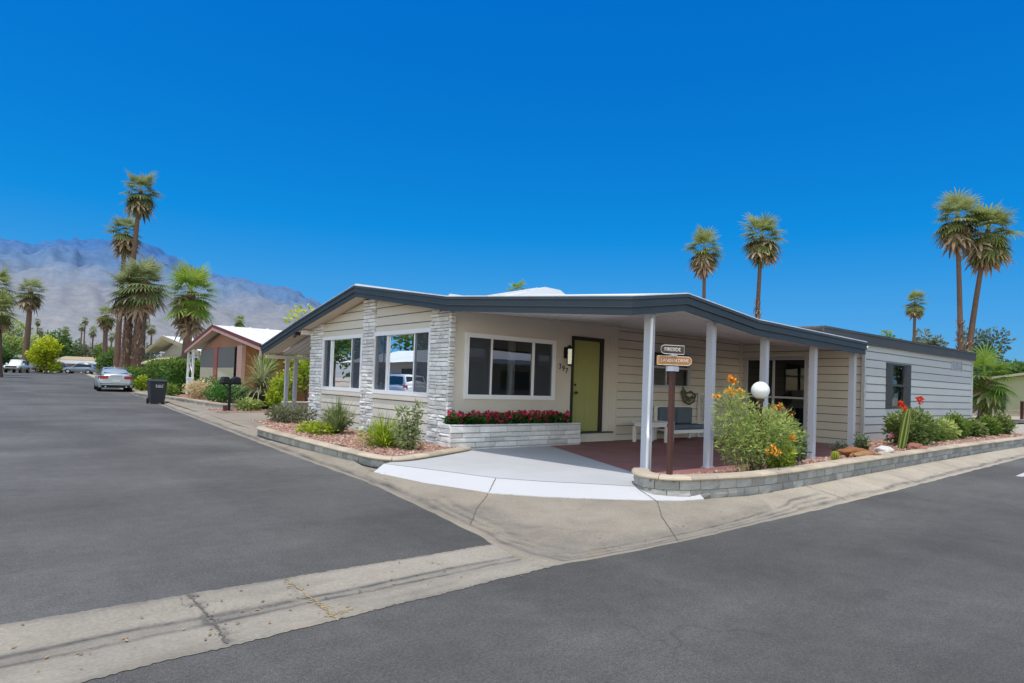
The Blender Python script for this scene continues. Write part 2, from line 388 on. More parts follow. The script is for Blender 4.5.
# ------------------------------------------------------------------ camera, sky, sun
f, roll, pitch, yaw = 641.36, .0347743, .0257317, .68049
CAM = Vector((0, 0, 1.4))
def camdir(x, y, z):
    c, s = math.cos(roll), math.sin(roll); x, y = c*x+s*y, -s*x+c*y
    c, s = math.cos(pitch), math.sin(pitch); y, z = c*y-s*z, s*y+c*z
    ca, sa = math.cos(yaw), math.sin(yaw)
    return Vector((x*ca+z*sa, -x*sa+z*ca, -y))
cd = bpy.data.cameras.new('camera'); cam = bpy.data.objects.new('camera', cd); col.objects.link(cam)
rx, uy, bz = camdir(1,0,0), camdir(0,-1,0), camdir(0,0,-1)
cam.matrix_world = Matrix(((rx.x,uy.x,bz.x,CAM.x),(rx.y,uy.y,bz.y,CAM.y),(rx.z,uy.z,bz.z,CAM.z),(0,0,0,1)))
cd.sensor_width = 36; cd.lens = f/1024*36; cd.shift_y = 25.5/1024; cd.clip_start = .05; cd.clip_end = 30000
scene.camera = cam
SUN = Vector((-.22, -.12, 1)).normalized()
el = math.asin(SUN.z); az = math.atan2(SUN.x, SUN.y)
# clear desert air: the haze band of the sky model is taken back towards blue
SKYT = [(.03, (.13,.33,.66)), (.14, (.085,.40,.70)), (.226, (.014,.43,.79)), (.54, (.003,.47,1.0)), (.76, (1.55,1.22,.92))]  # last stop: bright warm zenith added as fill light
BACK_FILL = (3.0, 2.38, 1.82)  # sky tint of the fill added behind the camera
w = bpy.data.worlds.new('World'); scene.world = w; w.use_nodes = True
nt = w.node_tree; nt.nodes.clear()
sky = nt.nodes.new('ShaderNodeTexSky'); sky.sky_type = 'NISHITA'; sky.sun_disc = False
sky.sun_elevation = el; sky.sun_rotation = az; sky.air_density = 1.0; sky.dust_density = .3; sky.ozone_density = 1.0; sky.altitude = 150
hs = nt.nodes.new('ShaderNodeHueSaturation'); hs.inputs['Saturation'].default_value = 1.0; hs.inputs['Value'].default_value = 1.2; hs.inputs['Hue'].default_value = .5
bg = nt.nodes.new('ShaderNodeBackground'); bg.inputs[1].default_value = .15
wo = nt.nodes.new('ShaderNodeOutputWorld')
geo = nt.nodes.new('ShaderNodeNewGeometry'); sep = nt.nodes.new('ShaderNodeSeparateXYZ'); nt.links.new(geo.outputs['Incoming'], sep.inputs[0])
neg = nt.nodes.new('ShaderNodeMath'); neg.operation = 'MULTIPLY'; neg.inputs[1].default_value = -1; nt.links.new(sep.outputs[2], neg.inputs[0])
cr = nt.nodes.new('ShaderNodeValToRGB'); ce = cr.color_ramp.elements
while len(ce) < 5: ce.new(.5)
for k_, (p_, c_) in enumerate(SKYT): ce[k_].position = p_; ce[k_].color = (*c_, 1)
nt.links.new(neg.outputs[0], cr.inputs[0])
# added fill: brighter, warmer sky behind the camera to light the shaded walls
dt = nt.nodes.new('ShaderNodeVectorMath'); dt.operation = 'DOT_PRODUCT'; nt.links.new(geo.outputs['Incoming'], dt.inputs[0]); dt.inputs[1].default_value = (.60, .72, -.35)
mr = nt.nodes.new('ShaderNodeMapRange'); mr.interpolation_type = 'SMOOTHSTEP'; mr.inputs[1].default_value = -.05; mr.inputs[2].default_value = .55; nt.links.new(dt.outputs['Value'], mr.inputs[0])
fill_mix = nt.nodes.new('ShaderNodeMix'); fill_mix.data_type = 'RGBA'; nt.links.new(mr.outputs[0], fill_mix.inputs[0]); nt.links.new(cr.outputs[0], fill_mix.inputs[6]); fill_mix.inputs[7].default_value = (*BACK_FILL, 1)
mxs = nt.nodes.new('ShaderNodeMix'); mxs.data_type = 'RGBA'; mxs.blend_type = 'MULTIPLY'; mxs.inputs[0].default_value = 1
nt.links.new(sky.outputs[0], hs.inputs['Color']); nt.links.new(hs.outputs[0], mxs.inputs[6]); nt.links.new(fill_mix.outputs[2], mxs.inputs[7]); nt.links.new(mxs.outputs[2], bg.inputs[0]); nt.links.new(bg.outputs[0], wo.inputs[0])
sl = bpy.data.lights.new('sun', 'SUN'); so = bpy.data.objects.new('sun', sl); col.objects.link(so)
sl.energy = 3.1; sl.angle = R(.53); sl.color = (1, .96, .90)
so.rotation_euler = SUN.to_track_quat('Z', 'Y').to_euler(); so.location = (0, 0, 30)
scene.view_settings.view_transform = 'Standard'; scene.view_settings.look = 'None'; scene.view_settings.exposure = 0
scene.cycles.max_bounces = 8; scene.cycles.transparent_max_bounces = 12

# ------------------------------------------------------------------ terrain, roads, kerbs
def zr(y): return .0055*max(0, y-26)
def lerp(a, b, t): return a+(b-a)*t
def interp(pts, x):
    if x <= pts[0][0]: return pts[0][1]
    for (a, b), (c, d) in zip(pts, pts[1:]):
        if x <= c: return lerp(b, d, (x-a)/(c-a))
    return pts[-1][1]
EDGE = [(4.4,3.50),(6,3.78),(7.96,4.04),(12.1,4.26),(15.4,4.50),(24,5.1),(30,5.5),(43.5,6.37),(122,11.5)]      # left street: y -> x of asphalt edge
EDGER = [(3.4,3.66),(4.73,3.62),(7.76,3.74),(12,3.96),(20.3,4.43),(40,5.6),(130,11)]                         # right street: x -> y

mb = MB()
ys = [-400,-60,-20,0,10,20,26,40,60,80,100,125,160,220,400,900,2500,6000]
xs = [-6000,-2000,-600,-200,-60,-20,0,20,60,200,600,2000,6000]
for j in range(len(ys)-1):
    for i in range(len(xs)-1):
        z0, z1 = zr(min(ys[j],220))-.07, zr(min(ys[j+1],220))-.07
        mb.face([(xs[i],ys[j],z0),(xs[i+1],ys[j],z0),(xs[i+1],ys[j+1],z1),(xs[i],ys[j+1],z1)])
tag(mb.build('ground', M['sand']), kind='structure')

mb = MB(); jr = random.Random(3)
prev = None; y = 4.36
while y < 126:
    xe = interp(EDGE, y)+jr.uniform(-.012, .012)*min(1, 8/y*2)
    cur = ((-4.6-y*.01, y, zr(y)), (xe, y, zr(y)))
    if prev: mb.face([prev[0], prev[1], cur[1], cur[0]])
    prev = cur; y += .12 if y < 14 else (.6 if y < 30 else 3)
# cross street at the far end of the left street
mb.face([(-60,125.5,zr(125)),(60,125.5,zr(125)),(60,134,zr(134)),(-60,134,zr(134))])
# right street
prev = None; x = -45
while x < 125:
    yt = interp(EDGER, x)+jr.uniform(-.012,.012) if x > 3.4 else 3.46+.066*max(x,-2)+.012*math.sin(x*1.7)+jr.uniform(-.012,.012)
    cur = ((x,-6.5,0),(x,yt,0))
    if prev: mb.face([prev[0],cur[0],cur[1],prev[1]])
    prev = cur; x += .12 if -2 < x < 14 else (.6 if x < 30 and x > -2 else 3)
tag(mb.build('road', M['asphalt']), kind='structure')

# cross gutter in front (shallow V with a stained flow line)
mb = MB(); mb.d = []
zp = [(3.40,.004),(3.46,.004),(3.55,-.004),(3.7,-.014),(3.82,-.022),(3.93,-.024),(4.0,-.021),(4.12,-.012),(4.25,-.004),(4.36,.004),(4.42,.004)]
prof = [(3.40+1.02*k/44, interp(zp, 3.40+1.02*k/44), 0) for k in range(45)]
def pan_dirt(x, y):
    w1 = .035*mnoise.noise(Vector((x*.9, 1, 0)))+.012*mnoise.noise(Vector((x*5, 3, 0))); w2 = .04*mnoise.noise(Vector((x*.8, 9, 0)))+.012*mnoise.noise(Vector((x*6, 5, 0)))
    a = .85+.6*mnoise.noise(Vector((x*1.4, 20, 0))); b = .85+.6*mnoise.noise(Vector((x*1.2, 30, 0)))
    d = max(0,a)*math.exp(-((y-3.985-w1)/.022)**2)+max(0,b)*math.exp(-((y-3.86-w2)/.018)**2)+.30*math.exp(-((y-3.92-w1)/.10)**2)
    for xj, am in ((1.03,.9),(1.63,.35),(-.5,.7)):
        d += am*math.exp(-((x-xj-.05*mnoise.noise(Vector((y*5,xj,0))))/.022)**2)*max(0,.45+1.3*mnoise.noise(Vector((x*16,y*16,8))))+am*.25*math.exp(-((x-xj)/.11)**2)*max(0,mnoise.noise(Vector((x*11,y*11,2)))*2)
    d += .35*max(0, mnoise.noise(Vector((x*1.1, y*7, 4))))+.25*math.exp(-((y-3.42)/.03)**2)+.3*math.exp(-((y-4.40)/.03)**2)
    return min(1, d+.04)
x = -6.0; rows = []
while x < 3.49:
    k = .6 if x > -3 else 1
    rows.append([(x, p[0]+.07*max(x,-2)*(4.42-p[0])/1.02+(.015*mnoise.noise(Vector((x*2.3, p[0]*5, 0))))+(jr.uniform(-.01,.01) if i in (0,44) else 0), p[1], pan_dirt(x, p[0])) for i, p in enumerate(prof)])
    x += .02 if x > -1.2 else .5
n_ = len(prof)
mb.v = [p[:3] for r_ in rows for p in r_]; mb.d = [p[3] for r_ in rows for p in r_]
for i in range(len(rows)-1):
    for k in range(n_-1):
        mb.f.append((i*n_+k,(i+1)*n_+k,(i+1)*n_+k+1,i*n_+k+1)); mb.t.append(.5); mb.m.append(0); mb.sm.append(True)
tag(mb.build('gutter', M['concrete']), kind='structure')

# kerb and corner apron: outer (asphalt) point, inner (property) point, inner height
ST = [(11.5,122,12.1,122),(6.37,43.5,6.9,43.5),(5.5,30,6.0,30),(5.1,24,5.6,24),(4.5,15.4,4.98,15.4),(4.26,12.1,4.72,12.1),(4.12,9.6,4.56,9.7),(4.03,8.0,4.22,8.25),
      (3.90,7.0,4.36,7.1),(3.74,5.9,4.66,6.12),(3.58,4.9,5.08,5.62),(3.46,4.37,5.42,5.32),(3.44,3.98,5.72,5.08),(3.52,3.68,6.02,4.86),(4.2,3.62,6.41,4.62),(5.2,3.62,6.95,4.55),(6.4,3.67,7.5,4.44),(7.76,3.73,8.2,4.42),
      (10.7,3.88,10.71,4.56),(14,4.07,14.05,4.76),(20.3,4.43,20.3,5.02),(24,4.65,24,5.2),(40,5.6,40,6.2),(130,11,130,11.6)]
mb = MB(); mb.d = []; rows = []
nu = 30
for a, b in zip(ST, ST[1:]):
    L = math.hypot(b[0]-a[0], b[1]-a[1]); k = max(2, int(L/.12)) if (a[1] < 16 and a[0] < 15) else max(2, min(30, int(L/1)))
    for i in range(k):
        t = i/k; ox, oy, ix, iy = [lerp(a[q], b[q], t) for q in range(4)]
        if a[0] < 15 and a[1] < 16:
            jx = .03*mnoise.noise(Vector((ox*3, oy*3, 0))); ox += jx; oy += .03*mnoise.noise(Vector((ox*3, oy*3, 7)))
        W = math.hypot(ix-ox, iy-oy); row = []
        for q in range(nu+1):
            u = (q/nu)**1.35; d = u*W
            zb = zr(oy) if oy > 12 else 0
            if W < .9: z = .006-.022*min(1, d/.10) if d < .10 else -.016+.106*((d-.10)/max(.01, W-.10))**.75 if d > .18 else -.016+.03*(d-.1)/.08
            else:
                z = .006-.018*min(1, d/.16) if d < .16 else -.012+.092*((d-.16)/(W-.16))**1.25
            wob = .04*mnoise.noise(Vector((ox*1.1, oy*1.1, 2)))
            nz = mnoise.noise(Vector((ox*2.2, oy*2.2, d*6)))
            dirt = (.75+.5*nz)*math.exp(-((d-.14-wob)/.04)**2)+((.6+.7*nz)*math.exp(-((d-.27-wob*1.4)/.03)**2)+(.5+.7*nz)*math.exp(-((d-.42-wob*1.8)/.035)**2) if W > .75 else 0)+(.30*math.exp(-((d-.6)/.25)**2) if W > 1.1 else 0)+.06
            row.append((lerp(ox,ix,u), lerp(oy,iy,u), z+zb, dirt))
        dx, dy = (ox-ix)/W, (oy-iy)/W
        row = [(ox+dx*.06, oy+dy*.06, -.03+zb, .3), (ox+dx*.03, oy+dy*.03, .005+zb, .2)]+row
        rows.append(row)
n_ = nu+3
mb.v = [p[:3] for r_ in rows for p in r_]; mb.d = [p[3] for r_ in rows for p in r_]
for i in range(len(rows)-1):
    for k in range(nu+2):
        mb.f.append((i*n_+k, i*n_+k+1, (i+1)*n_+k+1, (i+1)*n_+k)); mb.t.append(.5); mb.m.append(0); mb.sm.append(True)
tag(mb.build('kerb', M['pale_concrete']), kind='structure')

# white painted entrance slab: sloping lip and flat field
lipo = [(4.22,8.22),(4.36,7.1),(4.66,6.12),(5.08,5.62),(5.42,5.32),(5.72,5.08),(6.02,4.86),(6.41,4.62),(6.75,4.56)]
lipi = [(4.5,8.45),(4.86,7.45),(5.14,6.6),(5.5,6.12),(5.78,5.84),(6.02,5.6),(6.22,5.38),(6.40,5.15),(6.75,4.66)]
def dense(pts, k, j):
    o = []; rg = random.Random(k)
    for a, b in zip(pts, pts[1:]): o += [(lerp(a[0],b[0],q/k)+rg.uniform(-j,j), lerp(a[1],b[1],q/k)+rg.uniform(-j,j)) for q in range(k)]
    return o+[pts[-1]]
lipo_ = lipo; lipi_ = lipi; lipo = dense(lipo, 12, .007); lipi = dense(lipi, 12, .002)
mb = MB()
for i in range(len(lipo)-1):
    mb.face([(*lipo[i],.088),(*lipo[i+1],.088),(*lipi[i+1],.165),(*lipi[i],.165)])
    mb.face([(*lipo[i],.0),(*lipo[i+1],.0),(*lipo[i+1],.088),(*lipo[i],.088)])
tag(mb.build('driveway_lip', M['white_lip']), kind='structure')
mb = MB()
mb.face([(x,y,.169) for x, y in lipi_[:8]]+[(6.9,5.5,.17),(7.22,5.95,.17),(8.86,9.7,.172),(8.86,10.0,.172),(6.6,10.0,.172),(6.3,9.3,.171)])
tag(mb.build('driveway', M['white_slab']), kind='structure')
mb = MB()
mb.face([(7.22,5.95,.174),(7.4,5.5,.174),(9,5.4,.174),(16.4,5.5,.174),(16.4,10,.174),(8.86,10.0,.174),(8.86,9.7,.174)])
tag(mb.build('patio', M['brick']), kind='structure')
mb = MB()   # packed base under beds and the houses
mb.face([(4.7,9.2,.06),(6.6,9.2,.06),(6.6,18,.06),(5.2,18,.06)]); mb.face([(6.9,4.7,.08),(24.4,5.2,.10),(24.4,6.7,.12),(6.9,5.6,.10)])
tag(mb.build('planting_soil', M['gravel']), kind='structure')
mb = MB(); mb.face([(4.3,8.15,.04),(5.2,8.3,.05),(5.6,8.9,.05),(4.55,9.4,.05),(4.4,8.6,.04)]); mb.d = [.1]*len(mb.v); tag(mb.build('pavement', M['pale_concrete']), kind='structure')
# joints in the concrete
def crack(name, pts, wd, m):
    mb = MB(); rg = random.Random(len(pts)*31+int(pts[0][0]*10))
    L = []
    for a, b in zip(pts, pts[1:]):
        for i in range(8):
            t = i/8; p = Vector(a).lerp(Vector(b), t); L.append(p)
    L.append(Vector(pts[-1])); P_ = None
    for i, p in enumerate(L):
        d = (L[min(i+1,len(L)-1)]-L[max(i-1,0)]); nrm = Vector((-d.y, d.x, 0)).normalized()
        p = p+nrm*rg.uniform(-.004,.004); ww = wd*rg.uniform(.3,.9)
        c_ = (p-nrm*ww/2, p+nrm*ww/2)
        if P_: mb.face([P_[0], c_[0], c_[1], P_[1]])
        P_ = c_
    return tag(mb.build(name, m), kind='structure')
M['joint'] = pm('dark_joint', (.12,.108,.09), .95, .3, 20, 60, 0)
M['litter'] = pm('dry_litter', (.30,.20,.10), .9, .3, 20, 60, 0, tint=.5)
M['joint_sand'] = pm('sandy_joint', (.33,.25,.13), .95, .3, 20, 60, 0)
from mathutils.bvhtree import BVHTree
def tree_of(objs):
    vs = []; fs = []
    for o in objs:
        k = len(vs); vs += [o.matrix_basis @ v.co for v in o.data.vertices]; fs += [tuple(q+k for q in p.vertices) for p in o.data.polygons]
    return BVHTree.FromPolygons(vs, fs)
bpy.context.view_layer.update()
BV = tree_of([o for o in col.objects if o.name.split('.')[0] in ('kerb','gutter','driveway_lip','driveway')])
def drape(x, y):
    h = BV.ray_cast(Vector((x, y, 2)), Vector((0,0,-1)))[0]
    return (h.z if h else 0)+.004
def seam(pts, wd, m, jit=.003):
    mb = MB(); rg = random.Random(int(pts[0][0]*100)); P_ = None; L = []
    for a, b in zip(pts, pts[1:]):
        a = Vector((*a,0)); b = Vector((*b,0)); k = max(2, int((b-a).length/.03)); L += [a.lerp(b, i/k) for i in range(k)]
    L.append(Vector((*pts[-1],0)))
    for i, p in enumerate(L):
        d = L[min(i+1,len(L)-1)]-L[max(i-1,0)]; nn = Vector((-d.y,d.x,0)).normalized(); p = p+nn*rg.uniform(-jit,jit); ww = wd*rg.uniform(.5,1.1)
        c_ = []
        for sg in (-1,1):
            q = p+nn*sg*ww/2; c_.append((q.x, q.y, drape(q.x, q.y)))
        if P_: mb.face([P_[0], c_[0], c_[1], P_[1]])
        P_ = c_
    return tag(mb.build('pavement_joint', M[m]), kind='structure')
def crumble(pts, n, spread, r0, r1, m, seed):
    mb = MB(); rg = random.Random(seed)
    for _ in range(n):
        i = rg.randrange(len(pts)-1); t = rg.random(); x = lerp(pts[i][0],pts[i+1][0],t)+rg.gauss(0,spread); y = lerp(pts[i][1],pts[i+1][1],t)+rg.gauss(0,spread*.4); r_ = rg.uniform(r0,r1)*rg.random()
        z = drape(x, y); k = 7
        mb.face([(x+r_*rg.uniform(.5,1.3)*math.cos(6.283*q/k), y+r_*rg.uniform(.5,1.3)*math.sin(6.283*q/k), z+rg.uniform(0,.002)) for q in range(k)])
    return tag(mb.build('pavement_joint', M[m]), kind='structure')
seam([(5.14,6.6),(4.66,6.12),(4.2,5.72),(3.75,5.2)], .012, 'joint')
seam([(6.30,5.25),(6.1,4.75),(5.6,4.3),(5.2,3.85),(5.02,3.66)], .012, 'joint')
seam([(12.0,3.98),(12.1,4.64)], .016, 'joint'); seam([(9.0,3.82),(9.05,4.5)], .014, 'joint'); seam([(15.2,4.15),(15.25,4.82)], .016, 'joint'); seam([(4.28,12.3),(4.72,12.3)], .016, 'joint')
seam([(1.00,3.50),(1.05,3.95),(1.02,4.40)], .014, 'joint', .01); crumble([(1.0,3.62),(1.06,3.98),(1.0,4.38)], 60, .03, .003, .010, 'joint', 1)
seam([(1.60,3.50),(1.66,3.95),(1.62,4.42)], .012, 'joint_sand', .01); crumble([(1.6,3.56),(1.66,3.75),(1.64,3.95),(1.60,4.38)], 120, .018, .003, .014, 'joint_sand', 2); crumble([(1.62,3.58),(1.74,3.64)], 80, .03, .003, .014, 'joint_sand', 3)
seam([(-.55,3.35),(-.5,3.95),(-.55,4.42)], .014, 'joint', .01)
# worn white line on the right street and blown litter along the kerbs
mb = MB(); mb.face([(14.9,3.27,.004),(16.1,3.36,.004),(16.1,3.47,.004),(14.9,3.38,.004)]); tag(mb.build('road_marking', M['white_lip']), kind='structure')
mb = MB(); rg = random.Random(77)
for _ in range(420):
    t = rg.random()
    if t < .5: x = rg.uniform(4.2, 22); y = interp(EDGER, x)+.16+abs(rg.gauss(0,.10))
    elif t < .8: y = rg.uniform(4.6, 24); x = interp(EDGE, y)+.14+abs(rg.gauss(0,.10))
    else: x = rg.uniform(-.2, 3.6); y = 3.95+rg.gauss(0,.2)
    z = drape(x, y)+.004; L_ = rg.uniform(.012,.045); a = rg.uniform(0,6.28)
    mb.leaf(Vector((x,y,z)), Vector((math.cos(a),math.sin(a),rg.uniform(-.02,.25))), Vector((0,0,1)), L_, L_*.45, rg.random())
tag(mb.build('litter', M['litter']), kind='stuff', label='dry leaf litter blown along the kerbs and gutter')
mb = MB(); mb.face([(5.45,23.5,.078),(7.1,23.5,.078),(7.6,44,.17),(6.6,44,.17)]); mb.d = [.1]*4; tag(mb.build('pavement', M['pale_concrete']), kind='structure')
# driveway of the next lot, and paving on the far right
mb = MB(); mb.face([(5.0,17.4,.085),(13,17.4,.10),(13,23.6,.10),(5.55,23.6,.085)]); mb.face([(5.0,15.0,.08),(6.6,15.0,.08),(6.6,17.4,.085),(5.0,17.4,.085)])
mb.d = [.05]*len(mb.v)
tag(mb.build('driveway', M['pale_concrete']), kind='structure')
mb = MB()
mb.face([(24.5,5.2,.03),(60,7.4,.03),(60,10.6,.03),(24.5,10.6,.03)]); mb.face([(58,12.2,.04),(110,15,.04),(110,40,.04),(58,40,.04)]); mb.d = [.05]*len(mb.v)
tag(mb.build('driveway', M['pale_concrete']), kind='structure')
mb = MB(); mb.face([(30,10.7,.03),(120,13.0,.03),(120,15.2,.03),(30,12.4,.03)]); tag(mb.build('road', M['asphalt']), kind='structure')
mb = MB(); mb.d = None
mb.face([(-4.7,4.4,.02),(-4.7,122,zr(122)+.05),(-6.5,122,zr(122)+.05),(-6.5,4.4,.02)]); mb.face([(-45,-6.6,.02),(110,-6.6,.02),(110,-8,.05),(-45,-8,.05)])
mb.d = [.05]*len(mb.v)
tag(mb.build('pavement', M['pale_concrete']), kind='structure')

# ------------------------------------------------------------------ building helpers
def siding(mb, W, u0, u1, z0, z1, row=.2, lap=.014, openings=(), top=None, step=None, n0=0.0, zstart=None, groove=0):
    o, u, n = W
    P = lambda a, b, c: (o[0]+u[0]*a+n[0]*b, o[1]+u[1]*a+n[1]*b, c)
    T = top or (lambda a: z1)
    us = {u0, u1}; zs = {z0, z1}
    for a, b, c, d in openings: us |= {max(u0,a), min(u1,b)}; zs |= {max(z0,c), min(z1,d)}
    if step:
        k = u0
        while k < u1: us.add(k); k += step
    zb = zstart if zstart is not None else z0
    k = zb
    while k < z1:
        if k > z0: zs.add(k)
        if groove and z0 < k+groove < z1: zs.add(k+groove)
        k += row
    us = sorted(us); zs = sorted(zs)
    for za, zc in zip(zs, zs[1:]):
        if zc-za < 1e-5: continue
        i = math.floor(((za+zc)/2-zb)/row); fa = (za-zb-i*row)/row; fc = (zc-zb-i*row)/row
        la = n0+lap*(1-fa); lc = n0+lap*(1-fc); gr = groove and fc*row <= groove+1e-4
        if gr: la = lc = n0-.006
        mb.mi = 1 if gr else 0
        for ua, ub in zip(us, us[1:]):
            if ub-ua < 1e-5: continue
            um, zm = (ua+ub)/2, (za+zc)/2
            if any(a < um < b and c < zm < d for a, b, c, d in openings): continue
            ta, tb_ = min(zc, T(ua)), min(zc, T(ub))
            if ta <= za and tb_ <= za: continue
            ta = max(ta, za); tb_ = max(tb_, za)
            tn = .5+.1*math.sin(i*7.3)
            mb.face([P(ua,la,za),P(ub,la,za),P(ub,lc,tb_),P(ua,lc,ta)], tn)
            if abs(fa) < 1e-3: mb.face([P(ua,n0,za),P(ub,n0,za),P(ub,la,za),P(ua,la,za)], tn)
def stones(mb, W, u0, u1, z0, z1, rg, n0=.02, hmin=.05, hmax=.10, lmin=.14, lmax=.42, pmin=.015, pmax=.045, top=None):
    z = z0
    while z < z1-.02:
        h = min(rg.uniform(hmin, hmax), z1-z); 
        if z1-z-h < .03: h = z1-z
        a = u0
        while a < u1-.01:
            l = min(rg.uniform(lmin, lmax), u1-a)
            if u1-a-l < .08: l = u1-a
            g = .005; p = rg.uniform(pmin, pmax); zt = z+h-g
            if top: zt = min(zt, top(a+l/2))
            if zt-z > .015:
                # rough split face: front quad with jittered corners
                o, u, n = W
                P = lambda q, b, c: (o[0]+u[0]*q+n[0]*b, o[1]+u[1]*q+n[1]*b, c)
                j = lambda: rg.uniform(-.008, .010); t = rg.random()
                A = [(a+g,z+g),(a+l-g,z+g),(a+l-g,zt),(a+g,zt)]
                back = [P(q,0,c) for q, c in A]
                ch = .008
                B = [(a+g+ch,z+g+ch*.6),(a+l-g-ch,z+g+ch*.6),(a+l-g-ch,zt-ch*.6),(a+g+ch,zt-ch*.6)]
                mid = [P(q,n0+p-.012,c) for q, c in A]; fr = [P(q,n0+p+j(),c) for q, c in B]
                cen = P(a+l/2+rg.uniform(-.2,.2)*l, n0+p+rg.uniform(0,.014), (z+zt)/2)
                vs = back+mid+fr+[cen]
                fs = [(k,(k+1)%4,4+(k+1)%4,4+k) for k in range(4)]+[(4+k,4+(k+1)%4,8+(k+1)%4,8+k) for k in range(4)]+[(8+k,8+(k+1)%4,12) for k in range(4)]
                mb.raw(vs, fs, t)
            a += l
        z += h
def window(parent, W, u0, u1, z0, z1, splits, screens, fw=.06, proud=.035, frame='window_white', depth=.05, rails=(), sill=True, glass='glass', name='window', mull=.045, curtain=None):
    mb = MB()
    mb.obox(W, u0-.02, u1+.02, -depth, proud, z1-fw, z1+.02); mb.obox(W, u0-.02, u1+.02, -depth, proud, z0-.02, z0+fw)
    mb.obox(W, u0-.02, u0+fw, -depth, proud-.002, z0+fw, z1-fw); mb.obox(W, u1-fw, u1+.02, -depth, proud-.002, z0+fw, z1-fw)
    ss = [u0+fw]+list(splits)+[u1-fw]
    for s_ in splits: mb.obox(W, s_-mull/2, s_+mull/2, -.028, .008, z0+fw, z1-fw)
    for r_ in rails: mb.obox(W, u0+fw, u1-fw, -depth+.004, proud-.014, r_-.025, r_+.025)
    fr = mb.build(name, M[frame], parent)
    o, u, n = W
    P = lambda a, b, c: (o[0]+u[0]*a+n[0]*b, o[1]+u[1]*a+n[1]*b, c)
    for i, (a, b) in enumerate(zip(ss, ss[1:])):
        m2 = MB(); q = -.03 if i % 2 else -.02
        m2.face([P(a,q,z0+fw),P(b,q,z0+fw),P(b,q,z1-fw),P(a,q,z1-fw)]); m2.build('pane', M[glass], fr)
        if screens and screens[i]:
            m2 = MB(); m2.face([P(a,.004,z0+fw),P(b,.004,z0+fw),P(b,.004,z1-fw),P(a,.004,z1-fw)]); m2.build('screen', M['screen'], fr)
    if curtain:
        m2 = MB()
        for a, b in curtain:
            k = a; 
            while k < b: m2.face([P(k,-.22,z0-.1),P(k+.05,-.26,z0-.1),P(k+.05,-.26,z1+.1),P(k,-.22,z1+.1)]); m2.face([P(k+.05,-.26,z0-.1),P(k+.1,-.22,z0-.1),P(k+.1,-.22,z1+.1),P(k+.05,-.26,z1+.1)]); k += .1
        m2.build('curtain', M['curtain'], fr)
    return fr
def lettering(text, size, ext=.003):
    cu = bpy.data.curves.new('lettering', 'FONT'); cu.body = text; cu.size = size; cu.extrude = ext; cu.align_x = 'CENTER'; cu.align_y = 'CENTER'; cu.resolution_u = 3
    ob = bpy.data.objects.new('lettering', cu); col.objects.link(ob)
    me = bpy.data.meshes.new_from_object(ob.evaluated_get(bpy.context.evaluated_depsgraph_get()))
    bpy.data.objects.remove(ob); bpy.data.curves.remove(cu); return me
def put_text(text, size, W, u, z, nn, m, parent, name='lettering', squeeze=1):
    me = lettering(text, size); o, uv, n = W
    ux = Vector((uv[0], uv[1], 0)); nv = Vector((n[0], n[1], 0))
    if ux.cross(Vector((0,0,1))).dot(nv) < 0: ux = -ux
    p = Vector((o[0]+uv[0]*u+n[0]*nn, o[1]+uv[1]*u+n[1]*nn, z))
    pl = Vector((0,0,0)); q = parent
    while q is not None: pl += q.location; q = q.parent
    for v in me.vertices:
        v.co = p+ux*v.co.x*squeeze+Vector((0,0,1))*v.co.y+nv*v.co.z-pl
    me.materials.clear(); me.materials.append(m)
    ob = bpy.data.objects.new(name, me); col.objects.link(ob); ob.parent = parent; return ob

# ------------------------------------------------------------------ the main house
WA = ((6.6,0,0),(0,1,0),(-1,0,0)); WB = ((0,10,0),(1,0,0),(0,-1,0)); WC = ((16.4,0,0),(0,1,0),(-1,0,0)); WR = ((0,6.7,0),(1,0,0),(0,-1,0))
H = thing('mobile_home', 'cream mobile home with white stone pillars, slate roof edge and corner porch', 'house', (6.6, 10, .1))
def topA(y): return 3.22-.158*abs(y-13.3) if y <= 13.3 else 3.22-.164*(y-13.3)
wA = [(10.66,13.04,1.1,2.41),(13.62,15.86,1.1,2.40)]
mb = MB()
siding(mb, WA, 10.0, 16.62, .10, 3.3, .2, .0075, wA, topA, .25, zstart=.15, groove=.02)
mb.build('front_wall', [M['siding'], M['siding_lap_shade']], H)
mb = MB()
wB = [(6.95,9.24,1.1,2.32),(9.79,10.69,.38,2.46)]
siding(mb, WB, 6.6, 11.19, .10, 3.2, .29, .004, wB, lambda a: 2.9)
mb.build('entry_wall', M['siding'], H)
mb = MB(); wB2 = [(12.35,14.0,1.45,2.33)]
siding(mb, WB, 11.19, 16.4, .10, 2.95, .2, .012, wB2, groove=.018); mb.build('porch_wall', [M['siding'], M['siding_lap_shade']], H)
for W_, a, b, c in ((WB,10.95,11.19,.022),(WB,11.192,11.22,.03),(WC,9.94,9.997,.05),(WB,16.3,16.345,.05)):
    mb = MB(); mb.obox(W_, a, b, 0, c, .1, 2.9); mb.build('corner_trim', M['siding'], H)
mb = MB(); wC = [(8.1,9.85,.22,2.34)]
siding(mb, WC, 6.7, 10, .10, 2.9, .2, .012, wC, groove=.02); mb.build('recess_wall', [M['siding'], M['siding_lap_shade']], H)
mb = MB(); mb.obox(WC, 7.98, 9.93, 0, .03, 2.345, 2.45); mb.build('door_header', M['siding'], H)
mb = MB(); wR = [(18.05,18.9,1.13,2.25),(22.5,23.45,2.27,2.54)]
siding(mb, WR, 16.4, 24.4, .30, 2.9, .2, .006, wR, zstart=.28, groove=.024); mb.build('side_wall', [M['siding_sun'], M['siding_lap_shade']], H)
for a in (16.36, 24.36):
    mb = MB(); mb.obox(WR, a, a+.06, -.05, .028, .2, 2.85); mb.build('corner_board', M['siding_sun'], H)
mb = MB()
